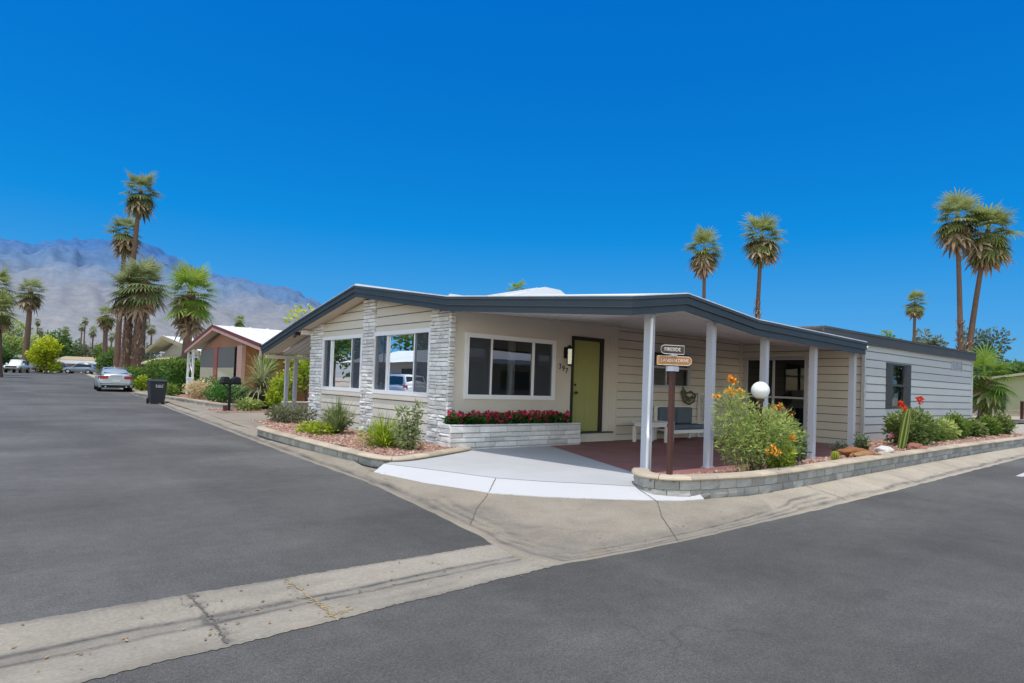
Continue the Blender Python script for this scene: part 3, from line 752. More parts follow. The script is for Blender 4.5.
for k in range(40): mb.obox(WR, 16.45+k*.2, 16.45+k*.2+.19, -.05, -.02, .02, .31)
mb.build('skirting', M['white_metal'], H)
mb = MB(); mb.box(6.9,24.4,19.6-3.0,19.6-2.95,.05,2.6); mb.box(24.35,24.4,6.75,16.6,.05,2.95); mb.box(6.62,16.35,12.6,12.65,.05,2.9); mb.box(19.9,19.95,6.8,16.5,.05,2.9); mb.box(16.42,16.46,10.05,16.5,.05,2.9)
mb.box(6.65,24.3,10.05,16.5,.04,.09); mb.box(16.5,24.3,6.8,10.0,.04,.09)
mb.build('inner_walls', M['interior'], H)
mb = MB(); mb.box(6.62,16.4,10.03,16.58,2.62,2.64); mb.box(16.45,24.35,6.75,10.0,2.62,2.64); mb.build('inner_ceiling', M['interior'], H)
# stone pillars
for a, b, j in ((10.0,10.65,1),(12.99,13.57,2),(15.87,16.64,3)):
    rg = random.Random(j); mb = MB(); mb.obox(WA, a+.01, b-.01, -.01, .024, .08, min(topA(a), topA(b))-.02)
    mb.mi = 1; stones(mb, WA, a, b, .08, 3.2, rg, top=lambda y: topA(y)-.01)
    if j == 1:   # the pillar returns round the corner
        mb.mi = 0; mb.obox(WB, 6.575, 6.68, -.02, .018, .08, 2.66); mb.mi = 1; stones(mb, WB, 6.55, 6.68, .08, 2.68, rg, lmin=.1, lmax=.14)
    mb.build('stone_pillar', [M['stone_gap'], M['stone']], H)
window(H, WA, 10.66, 13.04, 1.1, 2.41, [11.3,12.45], (1,0,1), fw=.065)
window(H, WA, 13.62, 15.86, 1.1, 2.40, [14.2,15.4], (1,0,1), fw=.065)
window(H, WB, 6.95, 9.24, 1.1, 2.32, [7.57,8.66], (1,0,1), fw=.065, curtain=[(8.15,8.35)])
window(H, WB, 12.35, 14.0, 1.45, 2.33, [13.05], (0,0), fw=.04, proud=.03, rails=[1.93], frame='post')
window(H, WR, 18.05, 18.9, 1.13, 2.25, [], (0,), fw=.03, proud=.02, rails=[1.7], curtain=[(18.1,18.85)], frame='fascia_grey')
mb = MB()
mb.obox(WA, 10.66, 13.04, .0, .03, .98, 1.075); mb.obox(WA, 13.62, 15.86, .0, .03, .98, 1.075); mb.build('window_apron', M['siding'], H)
for a in (17.68, 18.93):
    mb = MB(); mb.obox(WR, a, a+.34, 0, .03, 1.1, 2.27)
    for z in (1.12, 1.68, 2.2): mb.obox(WR, a+.02, a+.32, .03, .04, z, z+.05)
    for k in range(22): mb.obox(WR, a+.045, a+.295, .03, .037, 1.2+k*.046, 1.2+k*.046+.02)
    mb.build('shutter', M['fascia_grey'], H)
mb = MB()
for k in range(4): mb.obox(WR, 22.5+k*.24, 22.5+k*.24+.03, -.04, .03, 2.27, 2.54)
for k in range(7): mb.obox(WR, 22.5, 23.45, -.04, .012, 2.28+k*.038, 2.28+k*.038+.018)
mb.build('vent', M['post'], H)
# entry door
mb = MB(); mb.obox(WB, 9.80, 10.64, -.05, -.01, .40, 2.40)
for (a, b) in ((9.90,10.17),(10.27,10.54)):
    for (c, d) in ((.55,1.05),(1.15,1.75),(1.85,2.28)):
        mb.obox(WB, a, b, -.012, -.004, c, d); mb.obox(WB, a+.03, b-.03, -.006, .003, c+.03, d-.03)
dr = mb.build('door', M['door'], H, bevel=.004)
mb = MB(); mb.lathe((9.87,10-.005,1.22),[(.0,0),(.03,0),(.03,.01)],10); mb.tube([(9.87,10.0,1.25),(9.87,9.94,1.25)],.012); mb.rock((9.87,9.93,1.25),.03,random.Random(1),(1,1,1),sub=1); mb.tube([(9.87,10.0,1.42),(9.87,9.975,1.42)],.025)
mb.build('handle', M['dark_metal'], dr)
mb = MB(); mb.obox(WB, 9.74, 9.80, -.06, .03, .38, 2.46); mb.obox(WB, 10.64, 10.74, -.06, .03, .38, 2.46); mb.obox(WB, 9.74, 10.74, -.06, .032, 2.40, 2.48)
mb.build('door_frame', M['dark_frame'], H)
mb = MB(); mb.obox(WB, 9.6, 11.05, .0, .10, .36, .39); mb.build('threshold', M['fascia'], H)
mb = MB(); mb.obox(WB, 9.55, 11.1, .0, .06, .10, .36); mb.build('door_step', M['siding'], H)
# wall lantern and house number
L_ = MB(); cx, cy = 9.56, 9.86
L_.box(cx-.05,cx+.05,9.975,10.0,1.98,2.22); L_.bar((cx,9.98,2.2),(cx,cy,2.26),.02); L_.bar((cx,cy,2.26),(cx,cy,2.20),.02)
L_.lathe((cx,cy,2.18),[(.085,0),(.09,.015),(.05,.05),(.0,.07)],4,smooth=False); L_.lathe((cx,cy,1.83),[(.0,-.02),(.07,0),(.075,.02),(.0,.02)],4,smooth=False)
for k in range(4):
    a = k*math.pi/2; x_, y_ = cx+.07*math.cos(a), cy+.07*math.sin(a); L_.bar((x_,y_,1.84),(x_,y_,2.19),.012)
lan = L_.build('wall_lantern', M['black_metal'], H)
mb = MB(); mb.lathe((cx,cy,1.86),[(.058,0),(.058,.32)],4,smooth=False); mb.build('lamp_glass', M['glass'], lan)
for i, (d, u, z) in enumerate((('3',9.40,1.80),('9',9.50,1.755),('7',9.60,1.71))):
    put_text(d, .17, WB, u, z, .014, M['black_metal'], H, 'house_number')
# sliding door
window(H, WC, 8.1, 9.85, .22, 2.34, [9.02], (0,0), fw=.06, proud=.03, rails=[1.28], glass='glass_dark', name='sliding_door', frame='post', mull=.06)
# roof, fascia, ceilings
FP = [(6.2,19.5,2.26),(6.2,16.6,2.86),(6.2,13.3,3.46),(6.2,9.5,2.89),(6.68,5.72,2.63),(7.85,5.7,2.80),(9.8,5.7,2.59),(14.0,5.7,2.50)]
def fascia(mb, pts, h0, h1, t0, t1):
    n = len(pts); ofs = []
    for i in range(n):
        dd = []
        if i > 0: dd.append((Vector(pts[i])-Vector(pts[i-1])).to_2d().normalized())
        if i < n-1: dd.append((Vector(pts[i+1])-Vector(pts[i])).to_2d().normalized())
        d = sum(dd, Vector((0,0))).normalized(); nn = Vector((d.y, -d.x))
        k = 1/max(.5, nn.dot(Vector((dd[0].y,-dd[0].x)))); ofs.append(nn*k)
    rows = []
    for p, o in zip(pts, ofs):
        o = -o
        a = (p[0]-o.x*t0, p[1]-o.y*t0); b = (p[0]-o.x*t1, p[1]-o.y*t1)
        rows.append([(b[0],b[1],p[2]-h0),(b[0],b[1],p[2]-h1),(a[0],a[1],p[2]-h1),(a[0],a[1],p[2]-h0)])
    for r0, r1 in zip(rows, rows[1:]):
        for k in range(4): mb.face([r0[k], r1[k], r1[(k+1)%4], r0[(k+1)%4]])
    mb.face(rows[0]); mb.face(rows[-1][::-1])
mb = MB(); fascia(mb, FP, .0, .045, -.03, .045); fascia(mb, FP, .045, .135, -.03, .022); fascia(mb, FP, .135, .15, -.03, .034); fascia(mb, FP, .15, .25, -.03, .0)
mb.build('fascia', M['fascia'], H)
FR = [(14.1,6.62,2.895),(24.45,6.62,2.885),(24.45,12,2.885)]
mb = MB(); fascia(mb, FR, .0, .04, -.03, .035); fascia(mb, FR, .04, .25, -.03, .012); mb.build('fascia', M['fascia_grey'], H)
mb = MB(); fascia(mb, FP, -.018, .0, -.06, .03); mb.build('drip_edge', M['white_metal'], H)
mb = MB()
def ribbed(mb, a, b, c, d, n=1): mb.face([a, b, c, d])
e = .012
def rq(*p): mb.face([(x,y,z+e) for x,y,z in p])
rq((6.17,13.3,3.46),(24.6,13.3,3.46),(24.6,16.6,2.86),(6.17,16.6,2.86)); rq((6.17,16.6,2.86),(24.6,16.6,2.86),(14,19.5,2.26),(6.17,19.5,2.26))
rq((6.17,9.5,2.89),(24.6,9.5,2.91),(24.6,13.3,3.46),(6.17,13.3,3.46))
for a, b, c, d in (((6.17,9.5,2.89),(6.65,5.7,2.63),(7.85,5.68,2.80),(7.7,9.5,2.92)),((7.7,9.5,2.92),(7.85,5.68,2.80),(9.8,5.68,2.59),(9.8,9.5,2.88)),((9.8,6.6,2.66),(9.8,5.68,2.59),(14.03,5.68,2.50),(14.03,6.6,2.73)),((9.8,9.5,2.88),(9.8,6.6,2.66),(14.03,6.6,2.73),(14.03,9.5,2.88))):
    rq(a, b, c, d)
rq((14.1,6.6,2.895),(24.45,6.6,2.885),(24.45,9.52,2.93),(14.1,9.52,2.93))
for y0, y1 in ((9.45,9.5),(13.28,13.32)): mb.box(6.2,24.5,y0,y1,2.9 if y0 < 10 else 3.46,2.94 if y0 < 10 else 3.5)
mb.build('roof', M['roof'], H)
mb = MB(); fr_ = [(7.9,11.5,3.16),(9.1,11.5,3.40),(10.25,11.5,3.75),(10.75,11.5,3.735),(11.9,11.5,3.18)]; bk = [(x,15.4,z-.05) for x,_,z in fr_]
mb.face(fr_); 
for i in range(4): mb.face([fr_[i], fr_[i+1], bk[i+1], bk[i]])
for i in range(1,10):
    t = i/10; a = Vector(fr_[0]).lerp(Vector(fr_[2]), t); mb.bar(a+Vector((0,0,.0)), a+Vector((0,3.9,-.03)), .03, .03)
mb.build('roof_crest', M['roof'], H)
mb = MB(); dz = .2   # undersides
for a, b, c, d in (((6.24,19.45,2.26),(6.24,16.6,2.86),(6.7,16.6,2.86),(6.7,19.45,2.26)),((6.24,16.6,2.86),(6.24,13.3,3.46),(6.62,13.3,3.46),(6.62,16.6,2.86)),((6.24,13.3,3.46),(6.24,9.5,2.89),(6.62,9.5,2.89),(6.62,13.3,3.46))):
    mb.face([(p[0],p[1],p[2]-.21) for p in (a,b,c,d)])
mb.build('soffit', M['soffit_lit'], H)
mb = MB()
Lo = [(6.24,9.5,2.67),(6.72,5.76,2.42),(7.85,5.74,2.60),(9.8,5.74,2.39),(13.97,5.74,2.30)]
Up = [(6.7,9.98,2.72),(9.9,9.98,2.80),(10.6,9.98,2.80),(12.2,9.98,2.79),(16.38,9.98,2.78)]
for i in range(4):
    for k in range(16):
        t0, t1 = k/16, (k+1)/16
        a = Vector(Lo[i]).lerp(Vector(Lo[i+1]), t0); b = Vector(Lo[i]).lerp(Vector(Lo[i+1]), t1); c = Vector(Up[i]).lerp(Vector(Up[i+1]), t1); d = Vector(Up[i]).lerp(Vector(Up[i+1]), t0)
        mb.face([a, b, c, d]); mb.bar(a-Vector((0,0,.004)), d-Vector((0,0,.004)), .022, .014)
mb.face([(13.97,5.74,2.30),(16.38,6.6,2.6),(16.38,9.98,2.78)]); mb.face([(14.02,5.72,2.49),(14.02,6.6,2.72),(14.02,6.6,2.6),(14.02,5.72,2.31)])
mb.face([(14.1,6.62,2.66),(24.45,6.62,2.63),(24.45,6.8,2.64),(14.1,6.8,2.67)])
mb.build('porch_ceiling', M['soffit'], H)
# carport at the far side: corrugated underside, beam, two posts
mb = MB(); k = 6.7; i = 0
while k < 13:
    z_ = .03 if i % 2 else 0
    mb.face([(k,16.65,2.62+z_),(k+.09,16.65,2.65-z_),(k+.09,19.45,2.05-z_),(k,19.45,2.02+z_)]); k += .09; i += 1
mb.build('carport_ceiling', M['soffit'], H)
mb = MB(); mb.box(6.3,13,19.36,19.44,1.90,2.0); mb.box(6.3,13,16.62,16.7,2.5,2.62); mb.build('carport_beam', M['soffit'], H)
for x_, y_ in ((6.93,19.38),(7.2,19.40),(10.3,19.4)):
    mb = MB(); mb.box(x_-.05,x_+.05,y_-.05,y_+.05,.09,1.93); mb.box(x_-.08,x_+.08,y_-.08,y_+.08,.085,.11); mb.build('carport_post', M['post'], H)
for x_ in (7.36, 8.9, 10.52, 12.3, 14.02):
    i = (7.36, 8.9, 10.52, 12.3, 14.02).index(x_); y_ = 5.96; zt = interp([(6.7,2.40),(7.85,2.58),(9.8,2.37),(14,2.28)], x_)
    mb = MB(); mb.box(x_-.055,x_+.055,y_-.055,y_+.055,.16,zt+.03)
    for s_ in (-.03, .03): mb.box(x_+s_-.008,x_+s_+.008,y_-.062,y_-.055,.16,zt)
    mb.box(x_-.075,x_+.075,y_-.075,y_+.075,.155,.19)
    mb.build('porch_post', M['post'], H)
mb = MB(); mb.tube([(7.31,5.88,2.4),(7.29,5.88,1.0),(7.29,5.88,.75),(7.25,5.84,.72),(7.27,5.86,.66),(7.28,5.87,.17)],.022,8); mb.build('drain_pipe', M['white_metal'], H)
mb = MB(); mb.rock((6.33,17.0,2.55),.07,random.Random(4),(1,1,.8),sub=1); mb.bar((6.33,17,2.55),(6.25,17.08,2.44),.06); mb.build('flood_light', M['black_metal'], H)

# stone planter with its flowers
WPL = ((0,9.6,0),(1,0,0),(0,-1,0)); rg = random.Random(21)
P_ = thing('stone_planter', 'long white ledge-stone planter under the entry window', 'planter', (8.3,9.7,.15))
mb = MB(); mb.box(6.40,9.66,9.6,9.66,.12,.61); mb.box(9.6,9.66,9.66,9.98,.12,.61); mb.box(6.40,6.46,9.66,9.98,.12,.61)
mb.mi = 1; stones(mb, WPL, 6.38, 9.68, .12, .63, rg, n0=.0, hmin=.07, hmax=.13, lmin=.25, lmax=.9, pmin=.015, pmax=.035)
stones(mb, ((6.40,0,0),(0,1,0),(-1,0,0)), 9.58, 10.0, .12, .63, rg, n0=0, pmin=.01, pmax=.03)
mb.build('stone_shell', [M['stone_gap'], M['stone']], P_)
mb = MB(); mb.box(6.46,9.6,9.66,9.97,.5,.58); mb.build('soil', M['gravel'], P_)
fm = None
for i in range(15):
    x_ = 6.56+i*.205+rng.uniform(-.04,.04); lab = 'red flowering plant in the row along the white stone planter'
    fp = thing('flower_plant', lab, 'flowers', (x_,9.78+rng.uniform(-.04,.05),.58), 'red flowers in the stone planter')
    mb = MB(); mb.cloud([(x_,fp.location.y,.70,.15,.15,.09)], 170, .075, rng, .7, tb=.4); mb.build('foliage', M['leaf_deep'], fp)
    for k in range(rng.randint(8,21)):
        mb = MB(); a = rng.uniform(0,6.28); r_ = .17*math.sqrt(rng.random()); mb.petals((x_+r_*math.cos(a), fp.location.y+r_*math.sin(a)*.9-.02, .78+rng.uniform(-.09,.07)-.8*r_*r_), .05, rng, 11, .5); mb.build('flower', M['flower_red'], fp)

# ------------------------------------------------------------------ low walls and gravel beds
def arc_pts(pts, step):
    out = [Vector((*pts[0], 0))]; acc = 0
    for a, b in zip(pts, pts[1:]):
        a = Vector((*a,0)); b = Vector((*b,0)); L = (b-a).length; k = max(1, int(L/.05))
        for i in range(1, k+1):
            p = a.lerp(b, i/k)
            if (p-out[-1]).length >= step: out.append(p)
    return out
def smooth_path(pts, it=3):
    for _ in range(it):
        q = [pts[0]]
        for a, b in zip(pts, pts[1:]): q += [(.75*a[0]+.25*b[0], .75*a[1]+.25*b[1]), (.25*a[0]+.75*b[0], .25*a[1]+.75*b[1])]
        pts = q+[pts[-1]]
    return pts
def block_wall(root, path, z0, course, ncourse, bl, cap_h, thick, rg, rough=.010, cap_over=.02, mat='block', capmat='cap'):
    """path runs with the visible face on its right-hand side"""
    full = smooth_path(path)
    mb = MB(); core = MB()
    for c_ in range(ncourse):
        P = arc_pts(full, .05); cum = [0]
        for a, b in zip(P, P[1:]): cum.append(cum[-1]+(b-a).length)
        tot = cum[-1]
        def at(s_):
            s_ = max(0, min(tot-1e-4, s_)); i = 0
            lo, hi = 0, len(cum)-1
            while hi-lo > 1:
                m = (lo+hi)//2
                if cum[m] <= s_: lo = m
                else: hi = m
            t = (s_-cum[lo])/max(1e-6, cum[hi]-cum[lo]); p = P[lo].lerp(P[hi], t); d = (P[min(hi+2,len(P)-1)]-P[max(lo-2,0)]).normalized()
            return p, Vector((d.y, -d.x, 0))
        s_ = -bl/2 if c_ % 2 else 0
        za, zc = z0+c_*course+.004, z0+(c_+1)*course-.004
        while s_ < tot:
            a, b = max(0, s_)+.005, min(tot, s_+bl)-.005
            if b-a > .04:
                k = max(1, int((b-a)/.10)); tn = rg.random(); vs = []; fs = []
                for i in range(k+1):
                    p, nn = at(lerp(a, b, i/k)); 
                    for zz in (za, (za+zc)/2, zc):
                        j = rg.uniform(-rough, rough) if 0 < i < k or zz == (za+zc)/2 else -rough
                        q = p+nn*j; vs.append((q.x, q.y, zz))
                    q = p-nn*thick; vs += [(q.x,q.y,zc),(q.x,q.y,za)]
                for i in range(k):
                    for r_ in range(5): fs.append((i*5+r_, (i+1)*5+r_, (i+1)*5+(r_+1)%5, i*5+(r_+1)%5))
                fs += [tuple(range(5)), tuple(k*5+r_ for r_ in range(5))]
                mb.raw(vs, fs, tn)
            s_ += bl
    Q = arc_pts(full, .12)
    for i in range(len(Q)-1):
        d0 = (Q[min(i+1,len(Q)-1)]-Q[max(0,i-1)]).normalized(); d1 = (Q[min(i+2,len(Q)-1)]-Q[i]).normalized()
        n0_, n1_ = Vector((d0.y,-d0.x,0)), Vector((d1.y,-d1.x,0))
        a, b = Q[i]-n0_*.012, Q[i+1]-n1_*.012; c_, d_ = Q[i]-n0_*(thick-.01), Q[i+1]-n1_*(thick-.01); zt = z0+course*ncourse-.002
        mb.mi = 1; mb.face([(a.x,a.y,z0),(b.x,b.y,z0),(b.x,b.y,zt),(a.x,a.y,zt)], .5); mb.face([(a.x,a.y,zt),(b.x,b.y,zt),(d_.x,d_.y,zt),(c_.x,c_.y,zt)]); mb.mi = 0
    mb.build('block_course', [M[mat], M['mortar']], root)
    # bull-nosed cap stones
    mb = MB(); cl = .40; s_ = 0; zt = z0+course*ncourse
    prof = [(cap_over,0),(cap_over+.012,cap_h*.35),(cap_over,cap_h*.75),(cap_over-.02,cap_h),(-thick*.5,cap_h+.004),(-thick-cap_over,cap_h),(-thick-cap_over,0)]
    while s_ < tot:
        a, b = s_+.003, min(tot, s_+cl)-.003; k = max(1, int((b-a)/.1)); tn = rg.random(); vs = []; fs = []; np_ = len(prof); dz = rg.uniform(-.003,.003)
        if b-a > .03:
            for i in range(k+1):
                p, nn = at(lerp(a, b, i/k))
                for o_, h_ in prof: q = p+nn*o_; vs.append((q.x, q.y, zt+h_+dz+rg.uniform(-.0015,.0015)))
            for i in range(k):
                for r_ in range(np_): fs.append((i*np_+r_, (i+1)*np_+r_, (i+1)*np_+(r_+1)%np_, i*np_+(r_+1)%np_))
            fs += [tuple(range(np_)), tuple(k*np_+r_ for r_ in range(np_))]
            mb.raw(vs, fs, tn)
        s_ += cl
    mb.build('wall_cap', M[capmat], root)

RW = [(6.62,5.55),(6.33,5.30),(6.22,5.02),(6.42,4.72),(6.85,4.58),(7.73,4.42),(9.2,4.46),(10.7,4.57),(13.5,4.72),(16.4,4.89),(20,5.02),(23.3,5.12),(26.5,5.3)]
t = thing('retaining_wall', 'long curved grey block retaining wall with tan cap along the right street', 'garden wall', (12,4.65,.06))
block_wall(t, RW, .07, .115, 2, .30, .05, .17, random.Random(31))
LW = [(5.1,15.05),(4.72,14.95),(4.60,14.5),(4.54,12),(4.50,9.2),(4.56,8.62),(4.86,8.50),(5.5,8.78),(6.35,9.22),(6.75,9.45)]
t = thing('planter_wall', 'low grey block planter wall with tan cap below the front windows', 'garden wall', (4.55,10,.06))
block_wall(t, LW, .06, .125, 1, .20, .05, .14, random.Random(32), mat='block')

def inside(p, poly):
    x, y = p; r_ = False
    for (a, b), (c, d) in zip(poly, poly[1:]+poly[:1]):
        if (b > y) != (d > y) and x < (c-a)*(y-b)/(d-b)+a: r_ = not r_
    return r_
def gravel(poly, zf, n, rg, r0=.012, r1=.032, step=.16):
    mb = MB(); xs = [p[0] for p in poly]; ys = [p[1] for p in poly]
    nxg = int((max(xs)-min(xs))/step)+1; nyg = int((max(ys)-min(ys))/step)+1
    pt = lambda i, j: (min(xs)+i*step, min(ys)+j*step)
    for i in range(nxg):
        for j in range(nyg):
            q = [pt(i,j),pt(i+1,j),pt(i+1,j+1),pt(i,j+1)]
            if sum(inside(p, poly) for p in q) >= 3:
                mb.face([(x,y,zf(x,y)-.008+.008*mnoise.noise(Vector((x*4,y*4,0)))) for x, y in q], .5, True)
    mb.mi = 1; k = 0
    while k < n:
        p = (rg.uniform(min(xs),max(xs)), rg.uniform(min(ys),max(ys)))
        if not inside(p, poly): continue
        mb.pebble((p[0],p[1],zf(*p)-.004), rg.uniform(r0,r1)*(1.5 if rg.random() < .08 else 1), rg, min(1,max(0,rg.gauss(.45,.25)))); k += 1
    return mb
rb = [(6.6,5.2),(6.5,4.95),(6.9,4.75),(7.8,4.60),(9.2,4.63),(10.7,4.74),(13.5,4.9),(16.4,5.06),(20,5.19),(26,5.4),(26,6.0),(24.5,6.9),(16.4,6.9),(15.6,6.45),(14.3,5.85),(9,5.62),(7.3,5.45)]
def zr_bed(x, y):
    yb = interp([(6.5,4.9),(7.8,4.5),(10.7,4.65),(16.4,4.97),(24,5.2)], x); d = y-yb
    hi = lerp(.285, .33, min(1, max(0, (x-8)/4)))
    if x < 14.2: return lerp(hi, .19, min(1, max(0, (d-.15)/.95)))
    return hi+.03*math.sin(min(1,max(0,d/1.5))*3.14)-.02*min(1,max(0,(d-1)/.6))
tag(gravel(rb, zr_bed, 5200, random.Random(41)).build('gravel', [M['gravel'], M['pebbles']]), kind='stuff', label='reddish crushed rock covering the raised bed beside the porch')
lb = [(4.68,14.9),(4.66,9.0),(4.9,8.66),(5.6,8.98),(6.5,9.5),(6.56,16.9),(5.2,16.9),(5.0,15.0)]
zl_bed = lambda x, y: .215+.025*math.sin(max(0,min(1,(x-4.6)/1.9))*3.1)
tag(gravel(lb, zl_bed, 4200, random.Random(42)).build('gravel', [M['gravel'], M['pebbles']]), kind='stuff', label='reddish crushed rock filling the planter below the front windows')

# ------------------------------------------------------------------ porch furniture, street sign, lamp
t = thing('garden_bench', 'white framed bench with blue grey cushions against the porch wall', 'bench', (13.1,9.6,.174))
for x_ in (12.42,13.78):
    for y_ in (9.30,9.80):
        mb = MB(); mb.box(x_-.03,x_+.03,y_-.03,y_+.03,.176,.60 if y_ < 9.5 else .97); mb.build('leg', M['white_paint'], t)
    mb = MB(); mb.box(x_-.035,x_+.035,9.27,9.83,.60,.635); mb.build('armrest', M['white_paint'], t)
mb = MB(); mb.box(12.45,13.75,9.28,9.80,.40,.44); mb.box(12.45,13.75,9.265,9.28,.36,.44); mb.build('seat', M['white_paint'], t)
mb = MB(); mb.box(12.45,13.75,9.80,9.83,.50,.56); mb.box(12.45,13.75,9.80,9.83,.93,.98)
for k in range(9): mb.box(12.55+k*.14,12.59+k*.14,9.805,9.825,.56,.93)
mb.build('backrest', M['white_paint'], t)
for k in (0,1):
    mb = MB(); mb.box(12.47+k*.635,13.09+k*.635,9.27,9.74,.445,.56); mb.build('seat_cushion', M['cushion'], t, bevel=.03)
    mb = MB(); mb.box(12.47+k*.635,13.09+k*.635,9.67,9.79,.56,.96); mb.build('back_cushion', M['cushion'], t, bevel=.035)
t = thing('side_table', 'small square white table standing in front of the cushioned bench', 'side table', (11.68,9.35,.174))
mb = MB(); mb.box(11.32,12.04,9.10,9.60,.60,.64); mb.box(11.36,12.0,9.14,9.56,.53,.60); mb.build('tabletop', M['white_paint'], t, bevel=.006)
for x_ in (11.37,11.99):
    for y_ in (9.15,9.55):
        mb = MB(); mb.box(x_-.03,x_+.03,y_-.03,y_+.03,.176,.53); mb.build('leg', M['white_paint'], t)
t = thing('lattice_panel', 'white diamond lattice panel leaning on the porch wall beside the bench', 'lattice', (14.9,9.93,.18))
mb = MB(); x0, x1, z0, z1 = 14.35, 15.5, .2, 1.28
def clipseg(a, b):
    # segment clip to rectangle in x,z
    (xa,za),(xb,zb) = a, b; t0, t1 = 0, 1
    for p_, q_ in ((-(xb-xa),xa-x0),((xb-xa),x1-xa),(-(zb-za),za-z0),((zb-za),z1-za)):
        if abs(p_) < 1e-9:
            if q_ < 0: return None
        else:
            r_ = q_/p_
            if p_ < 0: t0 = max(t0, r_)
            else: t1 = min(t1, r_)
    if t0 >= t1: return None
    return ((xa+(xb-xa)*t0, za+(zb-za)*t0),(xa+(xb-xa)*t1, za+(zb-za)*t1))
for k in range(-14, 26):
    for s_ in (1,-1):
        c_ = clipseg((x0+k*.10, z0 if s_ > 0 else z1), (x0+k*.10+1.08, z1 if s_ > 0 else z0))
        if c_: mb.bar((c_[0][0], 9.93+.008*s_, c_[0][1]), (c_[1][0], 9.93+.008*s_, c_[1][1]), .028, .007)
mb.build('slats', M['white_paint'], t)
mb = MB(); mb.box(x0-.02,x1+.02,9.905,9.955,z1,z1+.04); mb.box(x0-.02,x1+.02,9.905,9.955,.178,z0); mb.box(x0-.02,x0+.015,9.905,9.955,z0,z1); mb.box(x1-.015,x1+.02,9.905,9.955,z0,z1); mb.build('frame', M['white_paint'], t)
t = thing('wall_ornament', 'weathered metal leaf ornament hanging on the porch wall above the bench', 'wall ornament', (13.95,9.95,1.25))
mb = MB(); rg = random.Random(5)
mb.tube([(13.62,9.95,1.36),(13.72,9.94,1.10),(13.95,9.94,1.02),(14.16,9.94,1.10),(14.2,9.94,1.26),(14.0,9.94,1.36),(13.82,9.94,1.30),(13.66,9.95,1.46)],.022,6)
mb.tube([(13.62,9.95,1.36),(13.9,9.94,1.2),(14.2,9.94,1.2)],.018,6); mb.build('outline', M['weathered'], t)
mb = MB()
for a in ((13.78,1.2,.12),(13.93,1.13,.12),(14.07,1.2,.11),(13.72,1.36,.09)):
    mb.face([(a[0]-a[2],9.945,a[1]),(a[0],9.935,a[1]-a[2]*.6),(a[0]+a[2],9.945,a[1]),(a[0],9.93,a[1]+a[2]*.6)])
mb.build('leaf_blade', M['weathered'], t)

t = thing('street_sign', 'brown post street sign with two wooden name blades', 'street sign', (6.51,4.90,.25))
mb = MB(); mb.box(6.482,6.538,4.872,4.928,.2,1.68); mb.build('post', M['brown_post'], t)
def blade(W, L, h, zc, m, text, size, endsgn, sq):
    mb = MB(); o, u, n = W; pts = []
    if endsgn > 0: pts = [(-L/2,-h/2)]+[(L/2-h/2+h/2*math.cos(a), h/2*math.sin(a)) for a in [(-90+k*18)*math.pi/180 for k in range(11)]]+[(-L/2,h/2)]
    else: pts = [(L/2,h/2)]+[(-L/2+h/2+h/2*math.cos(a), h/2*math.sin(a)) for a in [(90+k*18)*math.pi/180 for k in range(11)]]+[(L/2,-h/2)]
    P = lambda a, b, c: (o[0]+u[0]*a+n[0]*b, o[1]+u[1]*a+n[1]*b, zc+c)
    fr = [P(a,.014,c) for a, c in pts]; bk = [P(a,-.014,c) for a, c in pts]; k = len(pts)
    mb.raw(fr+bk, [tuple(range(k)), tuple(range(2*k-1,k-1,-1))]+[(i,(i+1)%k,k+(i+1)%k,k+i) for i in range(k)])
    b_ = mb.build('sign_blade', M[m], t)
    mb = MB()   # raised pale border
    ins = [(a*(1-.035*1), c*.86) for a, c in pts]; out = [(a*.985, c*.98) for a, c in pts]
    for i in range(k):
        j = (i+1) % k
        mb.face([P(*((out[i][0],.017,out[i][1]))),P(*((out[j][0],.017,out[j][1]))),P(*((ins[j][0],.017,ins[j][1]))),P(*((ins[i][0],.017,ins[i][1])))])
    mb.build('border', M['sign_letter'], b_)
    put_text(text, size, W, 0, zc, .018, M['sign_letter'], b_, squeeze=sq)
    return b_
blade(((6.49,4.90,0),(.921,-.389,0),(-.389,-.921,0)), .33, .115, 1.885, 'brown_sign', 'FIRESIDE', .063, -1, .95)
d_ = Vector((.86,-.51)).normalized()
blade(((6.53,4.89,0),(d_.x,d_.y,0),(d_.y,-d_.x,0)), .45, .115, 1.75, 'wood_sign', 'LANDEN DRIVE', .056, 1, .93)
mb = MB(); mb.box(6.455,6.565,4.845,4.955,1.62,1.68); mb.box(6.47,6.55,4.86,4.94,1.805,1.825); mb.build('bracket', M['post'], t)

t = thing('lamp_post', 'white globe lamp on a short brown post behind the flowering shrub', 'garden lamp', (8.14,4.66,.28))
mb = MB(); mb.box(8.615,8.675,4.92,4.98,.2,1.27); mb.lathe((8.645,4.95,1.26),[(.045,0),(.06,.02),(.055,.05),(.045,.06),(0,.06)],12); mb.build('post', M['brown_post'], t)
mb = MB(); mb.lathe((8.645,4.95,1.425),[(.128*math.cos(R(a)), .128*math.sin(R(a))) for a in range(-90,91,10)],28); mb.build('globe', M['globe'], t)

